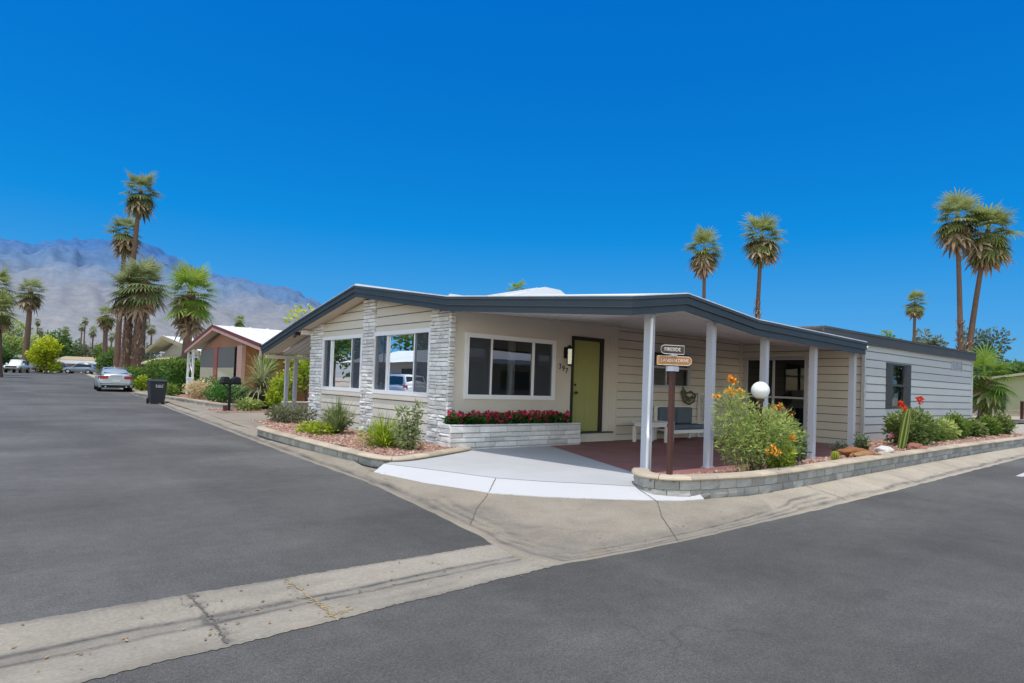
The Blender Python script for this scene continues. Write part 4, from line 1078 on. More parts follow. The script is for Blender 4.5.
# ------------------------------------------------------------------ planting in the beds
def shrub(name, label, cat, loc, lobes, n, size, m, seed, wr=.45, stems=5, stem_r=.012, stem_h=.6, flowers=None, group=None, tb=.5, up=.3, shell=.5, blades=None, droop=0, stem_mat='wood'):
    rg = random.Random(seed); t = thing(name, label, cat, loc, group)
    mb = MB()
    L = [(loc[0]+a, loc[1]+b, loc[2]+c, d, e_, f_) for a, b, c, d, e_, f_ in lobes]
    if n: mb.cloud(L, n, size, rg, wr, shell, up, tb, droop)
    if blades:
        for bl in blades: mb.blades((loc[0]+bl[0],loc[1]+bl[1],loc[2]+bl[2]), bl[3], bl[4], bl[5], rg, *bl[6:])
    mb.build('foliage', M['leaf_'+m], t)
    for k in range(stems):
        l = rg.choice(L); mb = MB()
        top = Vector((l[0]+rg.uniform(-.4,.4)*l[3], l[1]+rg.uniform(-.4,.4)*l[4], l[2]+rg.uniform(-.2,.5)*l[5])); b0 = Vector((loc[0]+rg.uniform(-.06,.06), loc[1]+rg.uniform(-.06,.06), loc[2]-.02))
        md = b0.lerp(top, .5)+Vector((rg.uniform(-.05,.05), rg.uniform(-.05,.05), .04)); mb.tube([b0, md, top], [stem_r, stem_r*.8, stem_r*.4], 5)
        mb.build('stem', M[stem_mat], t)
    if flowers:
        for (a, b, c, r_, m_) in flowers:
            mb = MB()
            for q in range(5): mb.petals((loc[0]+a+rg.gauss(0,r_*.45), loc[1]+b+rg.gauss(0,r_*.45), loc[2]+c+rg.gauss(0,r_*.35)), r_*.75, rg, 9)
            mb.build('flower', M[m_], t)
    return t
# right-hand bed
B0 = (8.40, 4.90, .27)
shrub('flowering_shrub', 'big feathery yellow green shrub with orange flowers around the globe lamp', 'shrub', B0,
      [(-.34,.08,.78,.34,.30,.34),(.02,-.05,.55,.46,.34,.42),(.22,-.24,.5,.3,.18,.34),(.42,-.1,.56,.46,.30,.38),(-.2,0,.34,.46,.32,.30),(.74,-.05,.44,.30,.25,.30),(-.38,.1,1.02,.20,.18,.18),(-.55,.05,.55,.22,.22,.3)], 6200, .07, 'feathery', 51, .20, 14, .01, flowers=[(-.36,.1,1.30,.07,'flower_orange'),(-.47,.1,1.13,.06,'flower_orange'),(-.26,.05,1.12,.06,'flower_orange'),(-.72,.15,1.05,.045,'flower_orange'),(-.12,-.38,.34,.06,'flower_orange'),(.42,-.36,.50,.05,'flower_orange')], droop=.1)
shrub('flowering_shrub', 'darker leafy shrub with yellow blooms just right of the globe lamp', 'shrub', (9.55,5.2,.28),
      [(0,0,.48,.46,.32,.42),(.34,.05,.36,.36,.3,.34),(-.25,.05,.56,.34,.25,.30)], 3200, .085, 'rose', 52, .4, 6, .01, flowers=[(-.12,-.1,.90,.065,'flower_orange'),(.06,-.1,.85,.04,'flower_pink'),(.35,-.05,.74,.045,'flower_orange')])
shrub('leafy_plant', 'small bright green plant at the foot of the globe lamp shrub', 'plant', (8.98,4.82,.28),
      [(0,0,.16,.24,.18,.18),(.15,0,.22,.15,.14,.16)], 900, .07, 'lime', 53, .45, 3, .007, flowers=[(.12,-.1,.22,.022,'flower_pink'),(.02,-.14,.12,.02,'flower_pink')])
shrub('grey_plant', 'small grey leaved bush by the fourth porch post', 'plant', (10.35,5.30,.24), [(0,0,.24,.20,.18,.24),(.12,0,.16,.15,.15,.16)], 620, .06, 'grey', 54, .4, 4, .006)
shrub('grey_plant', 'dark low tuft in the gravel between the last two porch posts', 'plant', (12.9,5.7,.26), [(0,0,.10,.16,.14,.13)], 260, .06, 'grey', 55, .4, 2, .006, tb=.3)
shrub('grey_plant', 'dark green tuft standing against the last porch post', 'plant', (13.8,5.66,.26), [(0,0,.16,.16,.14,.2)], 300, .06, 'green', 155, .4, 2, .006, tb=.3)
t = thing('barrel_cactus', 'small round barrel cactus in the gravel between the shrubs and the rocks', 'cactus', (11.05,4.95,.31))
def ribbed(mb, c, prof, ribs, depth, tb=.5):
    n = ribs*4; vs = []; fs = []
    for r_, z in prof:
        for k in range(n):
            a = 2*math.pi*k/n; q = r_*(1-depth*(.5-.5*math.cos(ribs*a))); vs.append((c[0]+q*math.cos(a), c[1]+q*math.sin(a), c[2]+z))
    for i in range(len(prof)-1):
        for k in range(n): fs.append((i*n+k, i*n+(k+1)%n, (i+1)*n+(k+1)%n, (i+1)*n+k))
    for q, f_ in enumerate(fs): mb.raw([vs[v] for v in f_], [(0,1,2,3)], .9 if ((q % n) % 4) in (0,3) else .15)
mb = MB(); ribbed(mb, (11.05,4.95,.30), [(.04,0),(.06,.04),(.06,.10),(.045,.14),(.015,.155)], 12, .25); mb.build('body', M['leaf_lime'], t)
mb = MB(); rg = random.Random(9)
for k in range(120):
    a = rg.uniform(0,6.28); z = rg.uniform(.02,.14); r_ = .06; p = Vector((11.05+r_*math.cos(a),4.95+r_*math.sin(a),.30+z)); mb.bar(p, p+Vector((math.cos(a)*.03,math.sin(a)*.03,rg.uniform(0,.02))), .002)
mb.build('spines', M['leaf_straw'], t)
t = thing('column_cactus', 'tall leaning ribbed green cactus with yellow edges by the side wall', 'cactus', (14.55,5.20,.32))
mb = MB(); pr = [(.055,-.03),(.08,.08),(.085,.3),(.08,.55),(.068,.72),(.04,.80),(.0,.83)]
n = 20; vs = []; C_ = (14.55,5.20,.32)
ring = []
for r_, z in pr:
    ring.append([(C_[0]+.30*z+.0+r_*(1 if k % 4 == 0 else (.62 if k % 4 == 2 else .78))*math.cos(2*math.pi*k/n+.3)*1.0, C_[1]-.05*z+r_*(1 if k % 4 == 0 else (.62 if k % 4 == 2 else .78))*math.sin(2*math.pi*k/n+.3), C_[2]+z*1.02) for k in range(n)])
for a, b in zip(ring, ring[1:]):
    for k in range(n): mb.face([a[k], a[(k+1)%n], b[(k+1)%n], b[k]], .85 if k % 4 in (0,3) else .25)
mb.build('body', M['leaf_cactus'], t)
S0 = (15.9,5.55,.33)
shrub('flowering_shrub', 'wide dark green rose bush with two scarlet blooms beside the tall cactus', 'shrub', S0,
      [(0,0,.35,.62,.40,.40),(.75,0,.34,.55,.38,.36),(-.6,-.05,.42,.35,.25,.22),(.2,0,.6,.42,.3,.24),(-.95,-.05,.55,.2,.16,.15)], 4400, .09, 'rose', 56, .42, 10, .01, flowers=[(-.95,-.2,.90,.085,'flower_scarlet'),(-.82,-.25,.80,.05,'flower_scarlet'),(.32,-.1,1.02,.085,'flower_scarlet'),(-1.2,-.1,.25,.05,'flower_pink')], stem_h=1)
for i, (x_, y_, s_, lab, m_) in enumerate(((17.9,5.75,.8,'low bright shrub just right of the rose bush on the retaining wall','hedge'),(18.9,5.8,.95,'second low shrub in the row at the right wall end, light green','feathery'),
      (20.0,5.85,1.15,'taller leafy shrub before the corner of the side wall','hedge'),(21.6,5.9,.85,'low shrub in front of the white skirting at the house end','rose'),(23.0,5.9,1.0,'light green shrub past the end of the side wall','hedge'),(24.6,5.95,1.1,'last dark shrub at the right end of the bed','rose'))):
    shrub('leafy_shrub', lab, 'shrub', (x_,y_,.33), [(0,0,.26*s_,.42,.32,.26*s_),(.3,.05,.24*s_,.32,.3,.24*s_),(-.12,0,.42*s_,.22,.2,.18*s_)], 1500, .10, m_, 60+i, .42, 5, .009, tb=.52, flowers=[(.3,-.25,.3*s_,.03,'flower_pink')] if i in (0,3) else None)
t = thing('landscape_rock', 'flat rust orange slab rock lying farthest left beside the porch post', 'rock', (12.35,5.15,.32)); rg = random.Random(71)
M['rust_rock'] = pm('rust_rock', (.27,.115,.05), .9, .35, 3, 25, .8); M['tan_rock'] = pm('tan_rock', (.33,.18,.09), .9, .3, 3, 25, .8); M['white_rock'] = pm('white_rock', (.55,.52,.48), .9, .15, 3, 25, .6); M['red_rock'] = pm('red_rock', (.30,.13,.10), .9, .3, 3, 25, .8)
def rocks(name, lab, loc, r_, sq, m, seed):
    mb = MB(); mb.rock(loc, r_, random.Random(seed), sq, sub=3); return tag(mb.build(name, M[m], None, origin=loc), lab, 'rock')
bpy.data.objects.remove(t)
rocks('landscape_rock', 'rust red log shaped rock in the gravel by the last porch post', (12.15,5.08,.37), .23, (1.15,.55,.42), 'rust_rock', 71)
rocks('landscape_rock', 'tan orange hollowed rock lying between the red rock and the white rock', (12.15,4.92,.34), .21, (1.6,.5,.36), 'tan_rock', 75)
rocks('landscape_rock', 'round white boulder at the foot of the tall cactus', (13.1,4.98,.36), .15, (1.1,.7,.7), 'white_rock', 73)
rocks('landscape_rock', 'small reddish rock under the rose bush on the wall', (14.9,5.1,.36), .17, (1.3,.7,.6), 'red_rock', 74)
# left-hand bed
shrub('grey_shrub', 'grey olive rounded shrub at the far end of the front planter', 'shrub', (5.75,15.9,.2), [(0,0,.26,.36,.36,.28),(.25,-.4,.24,.32,.32,.24),(-.12,.36,.22,.28,.28,.21)], 1400, .09, 'olive', 80, .36, 6, .008)
shrub('spiky_shrub', 'tall spiky green shrub below the left front window', 'shrub', (5.65,12.7,.22), [(0,0,.3,.3,.3,.25)], 500, .12, 'sage', 81, .2, 0, blades=[(0,0,.02,230,.74,.02,40,88,.25,.5),(.1,.12,.02,100,.58,.02,28,80,.3,.55),(-.12,-.1,.02,100,.56,.02,28,80,.3,.5)], tb=.5)
shrub('low_plant', 'low lime green plant at the foot of the tall spiky shrub', 'plant', (5.25,12.6,.22), [(0,0,.12,.30,.34,.13),(-.05,.5,.10,.25,.3,.11)], 900, .075, 'lime', 82, .4, 2, .006)
shrub('mounded_plant', 'low spreading yellow green mound before the middle stone pillar', 'plant', (5.45,10.25,.22), [(0,0,.20,.46,.52,.22)], 500, .09, 'lime', 83, .25, 0, blades=[(.0,.0,.02,220,.62,.018,15,80,.5,.42),(.15,.25,.02,160,.56,.018,12,75,.5,.48),(-.15,-.25,.02,160,.56,.018,12,75,.5,.48)])
shrub('upright_shrub', 'upright open shrub with bare stems below the right front window', 'shrub', (5.5,9.45,.22), [(-.02,0,.20,.22,.22,.20),(.04,0,.45,.18,.18,.18),(-.1,.12,.62,.11,.11,.12),(.05,-.12,.70,.10,.10,.12),(-.1,.18,.32,.15,.15,.16)], 1100, .075, 'sage', 84, .36, 10, .009, flowers=[(.04,-.12,.78,.022,'flower_pink')], tb=.6)

# ------------------------------------------------------------------ palms
def fan_leaf(mb, base, az, elev, L, rg, tint, nl=13, blade=.55, droop=.5, wk=1.0):
    d = Vector((math.cos(az)*math.cos(elev), math.sin(az)*math.cos(elev), math.sin(elev)))
    side = Vector((-math.sin(az), math.cos(az), 0)); 
    pl = L*(1-blade); p0 = base; p1 = base+d*pl*.6; d2 = (d-Vector((0,0,.25*droop))).normalized(); p2 = p1+d2*pl*.4
    w_ = .012*L
    mb.face([p0-side*w_*1.6, p0+side*w_*1.6, p1+side*w_, p1-side*w_], tint*.8+.1); mb.face([p1-side*w_, p1+side*w_, p2+side*w_*.8, p2-side*w_*.8], tint*.8+.1)
    wk *= .72
    nrm = d2.cross(side).normalized()*-1
    if nrm.z < 0: nrm = -nrm
    bl = L*blade; span = R(rg.uniform(105, 135))
    for k in range(nl):
        a = lerp(-span, span, k/(nl-1))
        ld = (d2*math.cos(a)+side*math.sin(a)+nrm*(-.10*abs(math.sin(a)))).normalized()
        l = bl*(1-.28*(abs(a)/span)**2)*rg.uniform(.88,1.08); wd = 2*l*math.sin(span/(nl-1))*.5*wk
        cd_ = ld.cross(nrm).normalized()
        pts = [p2]; dd = ld; q = p2
        for s_ in range(3):
            q = q+dd*l/3; pts.append(q); dd = (dd-Vector((0,0,droop*(.18+.28*s_)*rg.uniform(.7,1.3)))).normalized()
        ws = [.06, .5, .42, .04]; tt = max(0, min(1, tint+rg.gauss(0,.09)))
        for s_ in range(3):
            a0, a1 = cd_*wd*ws[s_], cd_*wd*ws[s_+1]
            mb.face([pts[s_]-a0, pts[s_]+a0, pts[s_+1]+a1, pts[s_+1]-a1], max(0,min(1,tt+(.06 if s_ == 2 else 0))))
def crown(seed, n, L, lo, hi, droop, nl=13, tb=.5, blade=.55, tsp=.35):
    """unit fan-palm crown around the origin (top of the trunk)"""
    rg = random.Random(seed); mb = MB()
    for k in range(n):
        t = (k+.5)/n; az = k*2.39996+rg.uniform(-.25,.25); e_ = R(lerp(hi, lo, t**.85)+rg.uniform(-15,15))
        fan_leaf(mb, Vector((math.cos(az)*.05, math.sin(az)*.05, lerp(.12,-.22,t)*L)), az, e_, L*rg.uniform(.60,1.08)*(1-.12*(1-t)), rg, max(0,min(1,tb+tsp*(.45-t)+rg.gauss(0,.1))), nl, blade, droop*lerp(.6,1.35,t))
    return mb
def skirt(seed, n, L, depth, nl=7):
    rg = random.Random(seed); mb = MB()
    for k in range(n):
        az = rg.uniform(0,6.283); t = rg.random()
        fan_leaf(mb, Vector((math.cos(az)*.10, math.sin(az)*.10, -t*depth)), az, R(-90+70*rg.random()**1.4), L*rg.uniform(.6,1.05), rg, rg.uniform(.15,.95), nl, .6, .9, .8)
    return mb
def boots(seed, r_, z0, z1, n, L):
    rg = random.Random(seed); mb = MB()
    for k in range(n):
        az = rg.uniform(0,6.283); z = rg.uniform(z0,z1); o_ = Vector((math.cos(az),math.sin(az),0)); s_ = Vector((-o_.y,o_.x,0))*rg.uniform(.03,.07)
        p = o_*r_+Vector((0,0,z)); q = p+o_*L*rg.uniform(.3,.7)+Vector((0,0,L*rg.uniform(.3,1.0)*(1 if rg.random() < .7 else -1)))
        mb.face([p-s_, p+s_, q+s_*.7, q-s_*.7], rg.random())
    return mb
def palm(label, x, y, top, rad, tr, seed, m='palm', n=34, lo=-48, hi=66, droop=.5, dead=10, lean=(0,0), bulge=1.0, group=None, boot=None, skirt_d=.5, nl=12, zb=None, tb=.5, crown_only=False, trunk_m='bark', deadL=.98):
    zb = zb if zb is not None else zr(y); t = thing('palm_tree', label, 'palm tree', (x, y, zb), group)
    bx, by = x-lean[0], y-lean[1]
    t.location = (bx, by, zb)
    pts = []; rr = []
    for k in range(9):
        s_ = k/8; pts.append((bx+lean[0]*s_**1.5+.12*math.sin(s_*3+seed)*tr*2, by+lean[1]*s_**1.5, lerp(zb-.1, top-.1*rad, s_))); rr.append(tr*lerp(bulge, .72, min(1, s_*1.25)**.6) if s_ > .03 else tr*bulge*1.25)
    mb = MB(); mb.tube(pts, rr, 10); mb.build('trunk', M[trunk_m], t)
    def place(mbx, nm, mat, c):
        mbx.v = [(a+c[0], b+c[1], d_+c[2]) for a, b, d_ in mbx.v]; return mbx.build(nm, mat, t)
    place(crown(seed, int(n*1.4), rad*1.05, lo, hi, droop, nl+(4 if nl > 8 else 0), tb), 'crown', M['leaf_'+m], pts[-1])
    if dead: place(skirt(seed+1, int(dead*1.5), rad*deadL*1.08, skirt_d*rad), 'dead_fronds', M['leaf_palm_dead'], pts[-1])
    if boot:
        for (a, b, n_, L) in boot: 
            mbb = boots(seed+2, tr*.85, a, b, n_, L)
            mbb.v = [(p+interp([(zb+q*(top-zb)/8, pts[q][0]) for q in range(9)], r_+zb), q_+interp([(zb+q*(top-zb)/8, pts[q][1]) for q in range(9)], r_+zb), r_+zb) for p, q_, r_ in mbb.v]
            mbb.build('frond_stubs', M['leaf_palm_dead'], t)
    return t
palm('tallest slim palm of the left cluster, towering behind the parked silver sedan', 10.48, 71.28, 19.2, 2.35, .27, 101, 'palm_dark', 40, -72, 74, .7, 14, (.7,-.5), 1.6, tb=.48)
palm('second tallest palm of the left cluster with a browning crown', 10.2, 76.65, 15.9, 2.25, .27, 102, 'palm_dark', 38, -72, 74, .75, 20, (.4,0), 1.4, tb=.45)
palm('thick trunked palm with a drooping crown, left of the pair below the tallest palm', 9.62, 67.47, 9.2, 2.7, .42, 103, 'palm_dark', 46, -55, 74, .75, 10, (.1,0), 1.15, trunk_m='bark_boot', boot=[(0.3,6.5,160,.4)], tb=.5)
palm('thickest dark trunked palm with a wide drooping crown behind the hedges', 10.42, 66.11, 9.7, 2.75, .58, 104, 'palm_dark', 50, -55, 74, .75, 12, (.2,0), 1.15, trunk_m='bark_boot', boot=[(0.3,6.8,220,.42)], tb=.55)
palm('bright green young fan palm with a brown skirt behind the red trimmed house', 9.97, 46.5, 7.0, 2.35, .33, 105, 'palm_bright', 36, -40, 74, .5, 34, (0,0), 1.1, skirt_d=.75, nl=14, tb=.6, trunk_m='bark_boot', deadL=.8)
palm('lone palm with a reddish trunk standing beside the yellow green tree', 3.85, 119.11, 12.9, 2.7, .46, 106, 'palm_dark', 38, -62, 74, .75, 14, (.1,0), 1.15, tb=.5)
palm('palm at the left picture edge, upper of the two crowns there', -.1, 89.98, 10.3, 2.9, .4, 107, 'palm', 36, -62, 74, .8, 10, (0,0), 1.1, tb=.55)
palm('lower palm crown hanging at the left picture edge', .3, 79.36, 7.0, 2.3, .4, 108, 'palm', 36, -62, 74, .8, 6, (0,0), 1.1, tb=.5)
palm('mid distance palm with yellowish skirt left of the big palm cluster', 12.21, 105.91, 9.2, 1.9, .38, 109, 'palm', 34, -66, 74, .75, 16, (0,0), 1.1)
far = [(8.29,186.27,10.1,1.15,'shorter of the twin distant palms beside the lone reddish palm'),(8.11,192.85,12.6,1.15,'taller of the twin distant palms beside the lone reddish palm'),(13.88,194.62,11.2,1.4,'single distant palm above the dark green tree'),
 (15.89,180.12,11.3,1.15,'left of two close distant palms over the carport roof'),(16.61,182.11,13.0,1.2,'taller of two close distant palms over the carport roof'),(16.74,166.57,9.9,1.4,'distant palm with a flat thin crown right of the close pair'),
 (20.05,125.3,9.5,1.1,'distant palm just right of the thick palm trunks'),(21.96,130.18,9.2,1.3,'second distant palm right of the thick palm trunks, beside the beige house'),(18.0,139.82,8.4,1.2,'small far palm left of the thick palm trunks'),(18.58,152.21,8.3,1.1,'smallest far palm behind the mid distance palm'),
 (22.2,78.53,7.8,.95,'small palm top peeping above the red trimmed roof'),(37.91,46.5,10.3,1.25,'small palm top showing above the white roof of the main house')]
for i, (x_, y_, z_, r_, lab) in enumerate(far):
    palm(lab, x_, y_, z_, r_, .2 if y_ > 100 else .25, 120+i, 'palm_dark' if y_ > 100 else 'palm_bright', 24, -60, 74, .7, 5 if y_ > 100 else 2, (0,0), 1.1, group='distant palms', nl=8)
palm('left of the two palms standing behind the porch roof, with a smaller crown', 51.55, 35.47, 15.0, 2.3, .21, 140, 'palm', 34, -66, 74, .7, 22, (-.2,0), 1.2, zb=0, tb=.48)
palm('larger palm behind the porch roof with a shaggy lower trunk', 57.55, 33.18, 16.9, 2.6, .25, 141, 'palm', 38, -66, 74, .7, 22, (.35,-.2), 1.2, boot=[(5.5,10.2,170,.45)], zb=0, tb=.48)
palm('left palm of the tall pair at the right with a straight trunk', 64.1, 18.87, 17.4, 2.55, .25, 142, 'palm', 40, -66, 74, .75, 26, (-.2,.5), 1.25, boot=[(2.5,8.0,150,.4)], zb=0, tb=.5)
palm('right palm of the tall pair at the right with a leaning trunk', 66.2, 17.18, 16.4, 3.0, .27, 143, 'palm', 42, -68, 74, .8, 32, (.95,-1.3), 1.25, boot=[(2.0,6.5,130,.35)], zb=0, tb=.52)
palm('medium distance slim palm rising behind the long side roof', 83.72, 28.72, 12.8, 1.7, .22, 144, 'palm', 32, -66, 74, .7, 10, (.3,0), 1.2, boot=[(4,7.5,70,.6)], zb=0)
palm('short young fan palm with a thick brown trunk at the end of the side wall', 55.3, 14.4, 3.3, 2.5, .45, 145, 'palm_bright', 30, -40, 74, .75, 12, (0,0), 1.05, zb=0, nl=16, tb=.42, boot=[(.1,2.8,120,.35)], trunk_m='bark_boot')

# ------------------------------------------------------------------ trees, hedges, garden plants further off
def tree(label, x, y, h, r_, m, seed, n=1800, leaf=.35, tr=.16, zb=None, name='tree', cat='tree', lobes=8, sq=1.0, group=None, lowf=.3, tb=.5):
    rg = random.Random(seed); zb = zb if zb is not None else zr(y); t = thing(name, label, cat, (x,y,zb), group); L = []
    for k in range(lobes):
        a = k*2.4+rg.uniform(-.4,.4); q = r_*rg.uniform(.25,.68); zz = zb+h*lerp(lowf, .86, rg.random()); s_ = r_*rg.uniform(.32,.52)
        L.append((x+math.cos(a)*q, y+math.sin(a)*q, zz, s_, s_, s_*sq*.85))
    L.append((x, y, zb+h-r_*.42, r_*.48, r_*.48, r_*.42)); L.append((x, y, zb+h*.55, r_*.55, r_*.55, h*.25))
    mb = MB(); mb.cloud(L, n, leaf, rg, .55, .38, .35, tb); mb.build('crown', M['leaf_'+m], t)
    mb = MB(); mb.tube([(x,y,zb-.1),(x+.06,y,zb+h*.3),(x,y+.05,zb+h*.55)],[tr*1.2,tr,tr*.6],7)
    for k in range(4):
        l = L[k]; mb.tube([(x,y,zb+h*.3),((x+l[0])/2,(y+l[1])/2,(zb+h*.45+l[2])/2),(l[0],l[1],l[2])],[tr*.6,tr*.4,tr*.15],5)
    mb.build('trunk', M['wood'], t); return t
tree('bright yellow green tree beside the lone reddish palm trunk', 6.0, 113.5, 5.3, 2.5, 'yellow', 201, 3200, .40, lowf=.2, tb=.45)
tree('lime green lower bush tree left of the bright yellow green tree, behind the white pickup', 5.6, 128, 4.4, 2.0, 'lime', 202, 1200, .4)
tree('dark green round tree behind the yellow green tree and carport', 10.4, 158.8, 8.4, 4.2, 'green', 203, 2000, .6)
tree('lower dark green tree above the carport roof', 14.5, 165, 6.0, 3.4, 'olive', 204, 1500, .6)
tree('mid green leafy tree at the right end of the white carport', 13.2, 112, 4.3, 2.2, 'hedge', 205, 1800, .4)
tree('dense bushy green tree left of the thick palm trunks', 12.2, 96, 3.6, 2.0, 'green', 206, 1900, .36)
tree('pale olive tree behind the pickup at the left edge', 2.1, 139.8, 9.0, 3.4, 'feathery', 207, 1800, .5)
tree('dark green shrub tree at the left picture edge beside the pickup', .9, 135, 4.6, 2.6, 'green', 208, 1800, .42, lowf=.2)
tree('small hazy tree behind the distant twin palms', 6, 175, 7.5, 4, 'feathery', 209, 1400, .6)
tree('round green tree behind the far palms at the end of the street', 19, 170, 6.5, 4, 'olive', 210, 1400, .6)
tree('grey green tree between the far palms and the beige house', 23, 140, 6.0, 3, 'grey', 211, 1300, .5)
tree('blue green spreading tree behind the tall palm pair at the right', 95.2, 25.9, 10.4, 3.7, 'euc', 212, 4200, .42, .3, 0, lobes=12)
tree('broad green tree behind the olive house at the right edge', 99.8, 22.3, 6.4, 4.2, 'green', 213, 3600, .55, .3, 0, lowf=.35)
tree('small treetop seen over the long side roof, left of the slim palm', 97.5, 36.9, 10.6, 1.9, 'palm_bright', 214, 900, .5, .2, 0, lowf=.75)
tree('olive treetop seen over the long side roof, right of the slim palm', 101.6, 33.5, 11.0, 3.0, 'olive', 215, 1300, .5, .2, 0, lowf=.6)
tree('yellow green small tree between the carport posts and the stone corner', 8.6, 22.3, 2.5, 1.1, 'lime', 216, 1500, .14, .05, .08, lowf=.25)
tree('yellow leaved treetop above the left roof corner of the main house', 15.6, 40.5, 6.0, 1.5, 'yellow', 217, 420, .3, .08, 0.05, lowf=.55, tb=.4)
def hedge(label, x0, x1, y0, y1, h, m, seed, n, leaf=.14, zb=None):
    rg = random.Random(seed); zb = zr(y0) if zb is None else zb; t = thing('hedge', label, 'hedge', ((x0+x1)/2,(y0+y1)/2,zb))
    mb = MB()
    for k in range(n):
        p = Vector((rg.uniform(-1,1), rg.uniform(-1,1), rg.uniform(-1,1))); ax = rg.choices((0,1,2), (1,1,1.2))[0]
        p[ax] = math.copysign(rg.uniform(.86,1.03), p[ax] if ax < 2 else 1)
        q = max(abs(p.x),abs(p.y))**6; p.z = p.z*(1-.16*q) if p.z > 0 else p.z
        b = 1+.07*mnoise.noise(p*2.2+Vector((seed,0,0)))
        P = Vector(((x0+x1)/2+p.x*(x1-x0)/2*b, (y0+y1)/2+p.y*(y1-y0)/2*b, zb+(p.z*.5+.5)*h*b)); nn = Vector((p.x*(ax == 0), p.y*(ax == 1), ax == 2))+Vector((rg.gauss(0,.5),rg.gauss(0,.5),rg.gauss(0,.5)))
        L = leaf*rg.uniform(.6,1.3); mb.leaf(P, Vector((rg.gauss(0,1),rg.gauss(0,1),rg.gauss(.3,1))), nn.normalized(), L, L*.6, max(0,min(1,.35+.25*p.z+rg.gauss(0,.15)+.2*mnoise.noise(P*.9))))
    mb.build('foliage', M['leaf_'+m], t)
    mb = MB(); a = .12; mb.box(x0+a*(x1-x0),x1-a*(x1-x0),y0+a*(y1-y0),y1-a*(y1-y0),zb,zb+h*.85); mb.build('inner_branches', M['leaf_deep'], t); return t
hedge('low rounded hedge just behind the silver sedan', 8.0, 9.9, 50.8, 60, 1.45, 'hedge', 301, 3200, .16)
hedge('tall square clipped hedge beside the red trimmed house', 8.0, 10.2, 41.8, 48.5, 2.05, 'hedge', 302, 4200, .16)
hedge('farther clipped hedge below the thick palm trunks', 10.2, 12.5, 56, 64, 2.2, 'hedge', 303, 2400, .18)
shrub('garden_shrub', 'small yellow green bush at the kerb between the sedan and the bin', 'shrub', (7.3,45.5,.1), [(0,0,.5,.42,.5,.5)], 900, .13, 'lime', 310, .5, 2)
shrub('garden_shrub', 'bright dark green low shrub on the brick edged wall by the mailbox', 'shrub', (7.5,27.2,.25), [(0,0,.40,.75,1.0,.44),(-.1,1.2,.34,.65,.9,.40),(.2,-.8,.3,.55,.6,.32)], 3600, .10, 'deep', 311, .5, 4, tb=.62)
shrub('garden_shrub', 'straw coloured dry shrub on the low wall', 'shrub', (7.3,31.3,.25), [(0,0,.40,.65,1.0,.42),(.1,1.0,.38,.5,.7,.40)], 1700, .12, 'straw', 312, .4, 4)
shrub('garden_shrub', 'green shrub behind the dry straw shrub near the white railing', 'shrub', (8.3,33.5,.25), [(0,0,.48,.6,.9,.5),(0,1.3,.4,.6,.8,.42)], 1600, .13, 'green', 313, .5, 4)
shrub('garden_shrub', 'light green grassy tuft at the bin end of the low wall', 'shrub', (6.75,34.6,.12), [(0,0,.35,.35,.6,.36)], 700, .13, 'hedge', 314, .4, 2)
shrub('garden_shrub', 'pale variegated ground shrub at the foot of the mailbox', 'shrub', (7.1,23.9,.1), [(0,0,.2,.34,.5,.24),(.35,.1,.2,.3,.4,.2)], 900, .10, 'feathery', 315, .5, 3)
shrub('garden_shrub', 'leafy green shrub with yellow tips right of the black planter tub', 'shrub', (8.0,23.2,.1), [(0,0,.45,.4,.4,.45),(.1,.1,.9,.3,.3,.35),(.2,-.3,.3,.35,.35,.3)], 1600, .14, 'lime', 316, .5, 5, tb=.42)
t = shrub('spiky_plant', 'pale drooping fountain plant growing from the black planter tub', 'plant', (8.05,25.2,.62), [(0,0,.3,.3,.3,.3)], 60, .2, 'pale', 317, .2, 0,
      blades=[(0,0,.25,170,1.25,.05,10,75,1.1,.55,5),(0,0,.5,120,1.3,.045,20,85,1.0,.7,5)])
shrub('spiky_plant', 'vivid green spiky fan plant above the black planter tub', 'plant', (8.6,26.2,.7), [(0,0,.9,.4,.4,.4)], 150, .2, 'palm_bright', 318, .2, 1, blades=[(0,0,.8,150,1.0,.06,0,85,.6,.6,3)])
M['tub'] = pm('black_tub', (.02,.022,.025), .55, .1, 3, 20, 0)
t = thing('planter_tub', 'big black round planter tub beside the driveway', 'planter', (8.05,25.2,.09))
mb = MB(); mb.lathe((8.05,25.2,.09),[(.50,0),(.56,.15),(.60,.5),(.63,.52),(.63,.60),(.56,.60),(.54,.55)],20); mb.build('tub', M['tub'], t)
mb = MB(); mb.lathe((8.05,25.2,.09),[(.545,.54),(.0,.57)],20); mb.build('soil', M['gravel'], t)
# low walls of the next lot
for lab, p, h in (('low brick edged garden wall in front of the red trimmed house', [(6.0,38.5),(6.1,35),(6.55,33.5),(6.75,29),(6.8,25.6),(7.5,25.4),(8.3,25.4)], 1),
                  ('low grey block wall under the carport behind the posts', [(7.4,21.0),(9,20.8),(14,20.6)], 3)):
    t = thing('low_wall', lab, 'garden wall', (p[2][0],p[2][1],.08)); block_wall(t, list(reversed(p)) if h == 1 else p, -.06 if h == 1 else .09, .14, h+(h == 1), .4, .05, .2, random.Random(len(lab)), capmat='brickcap' if h == 1 and 'brickcap' in M else 'cap')
tag(gravel([(6.9,25.5),(8.9,25.5),(9,38),(6.9,38)], lambda x, y: .22, 200, random.Random(44), step=.5).build('planting_soil', [M['gravel'], M['pebbles']]), kind='structure')
tag(gravel([(5.9,22.9),(9,22.9),(9,25.2),(6.0,25.2)], lambda x, y: .105, 900, random.Random(45), step=.25).build('gravel', [M['gravel'], M['pebbles']]), kind='stuff', label='rust red gravel around the mailbox and tub')
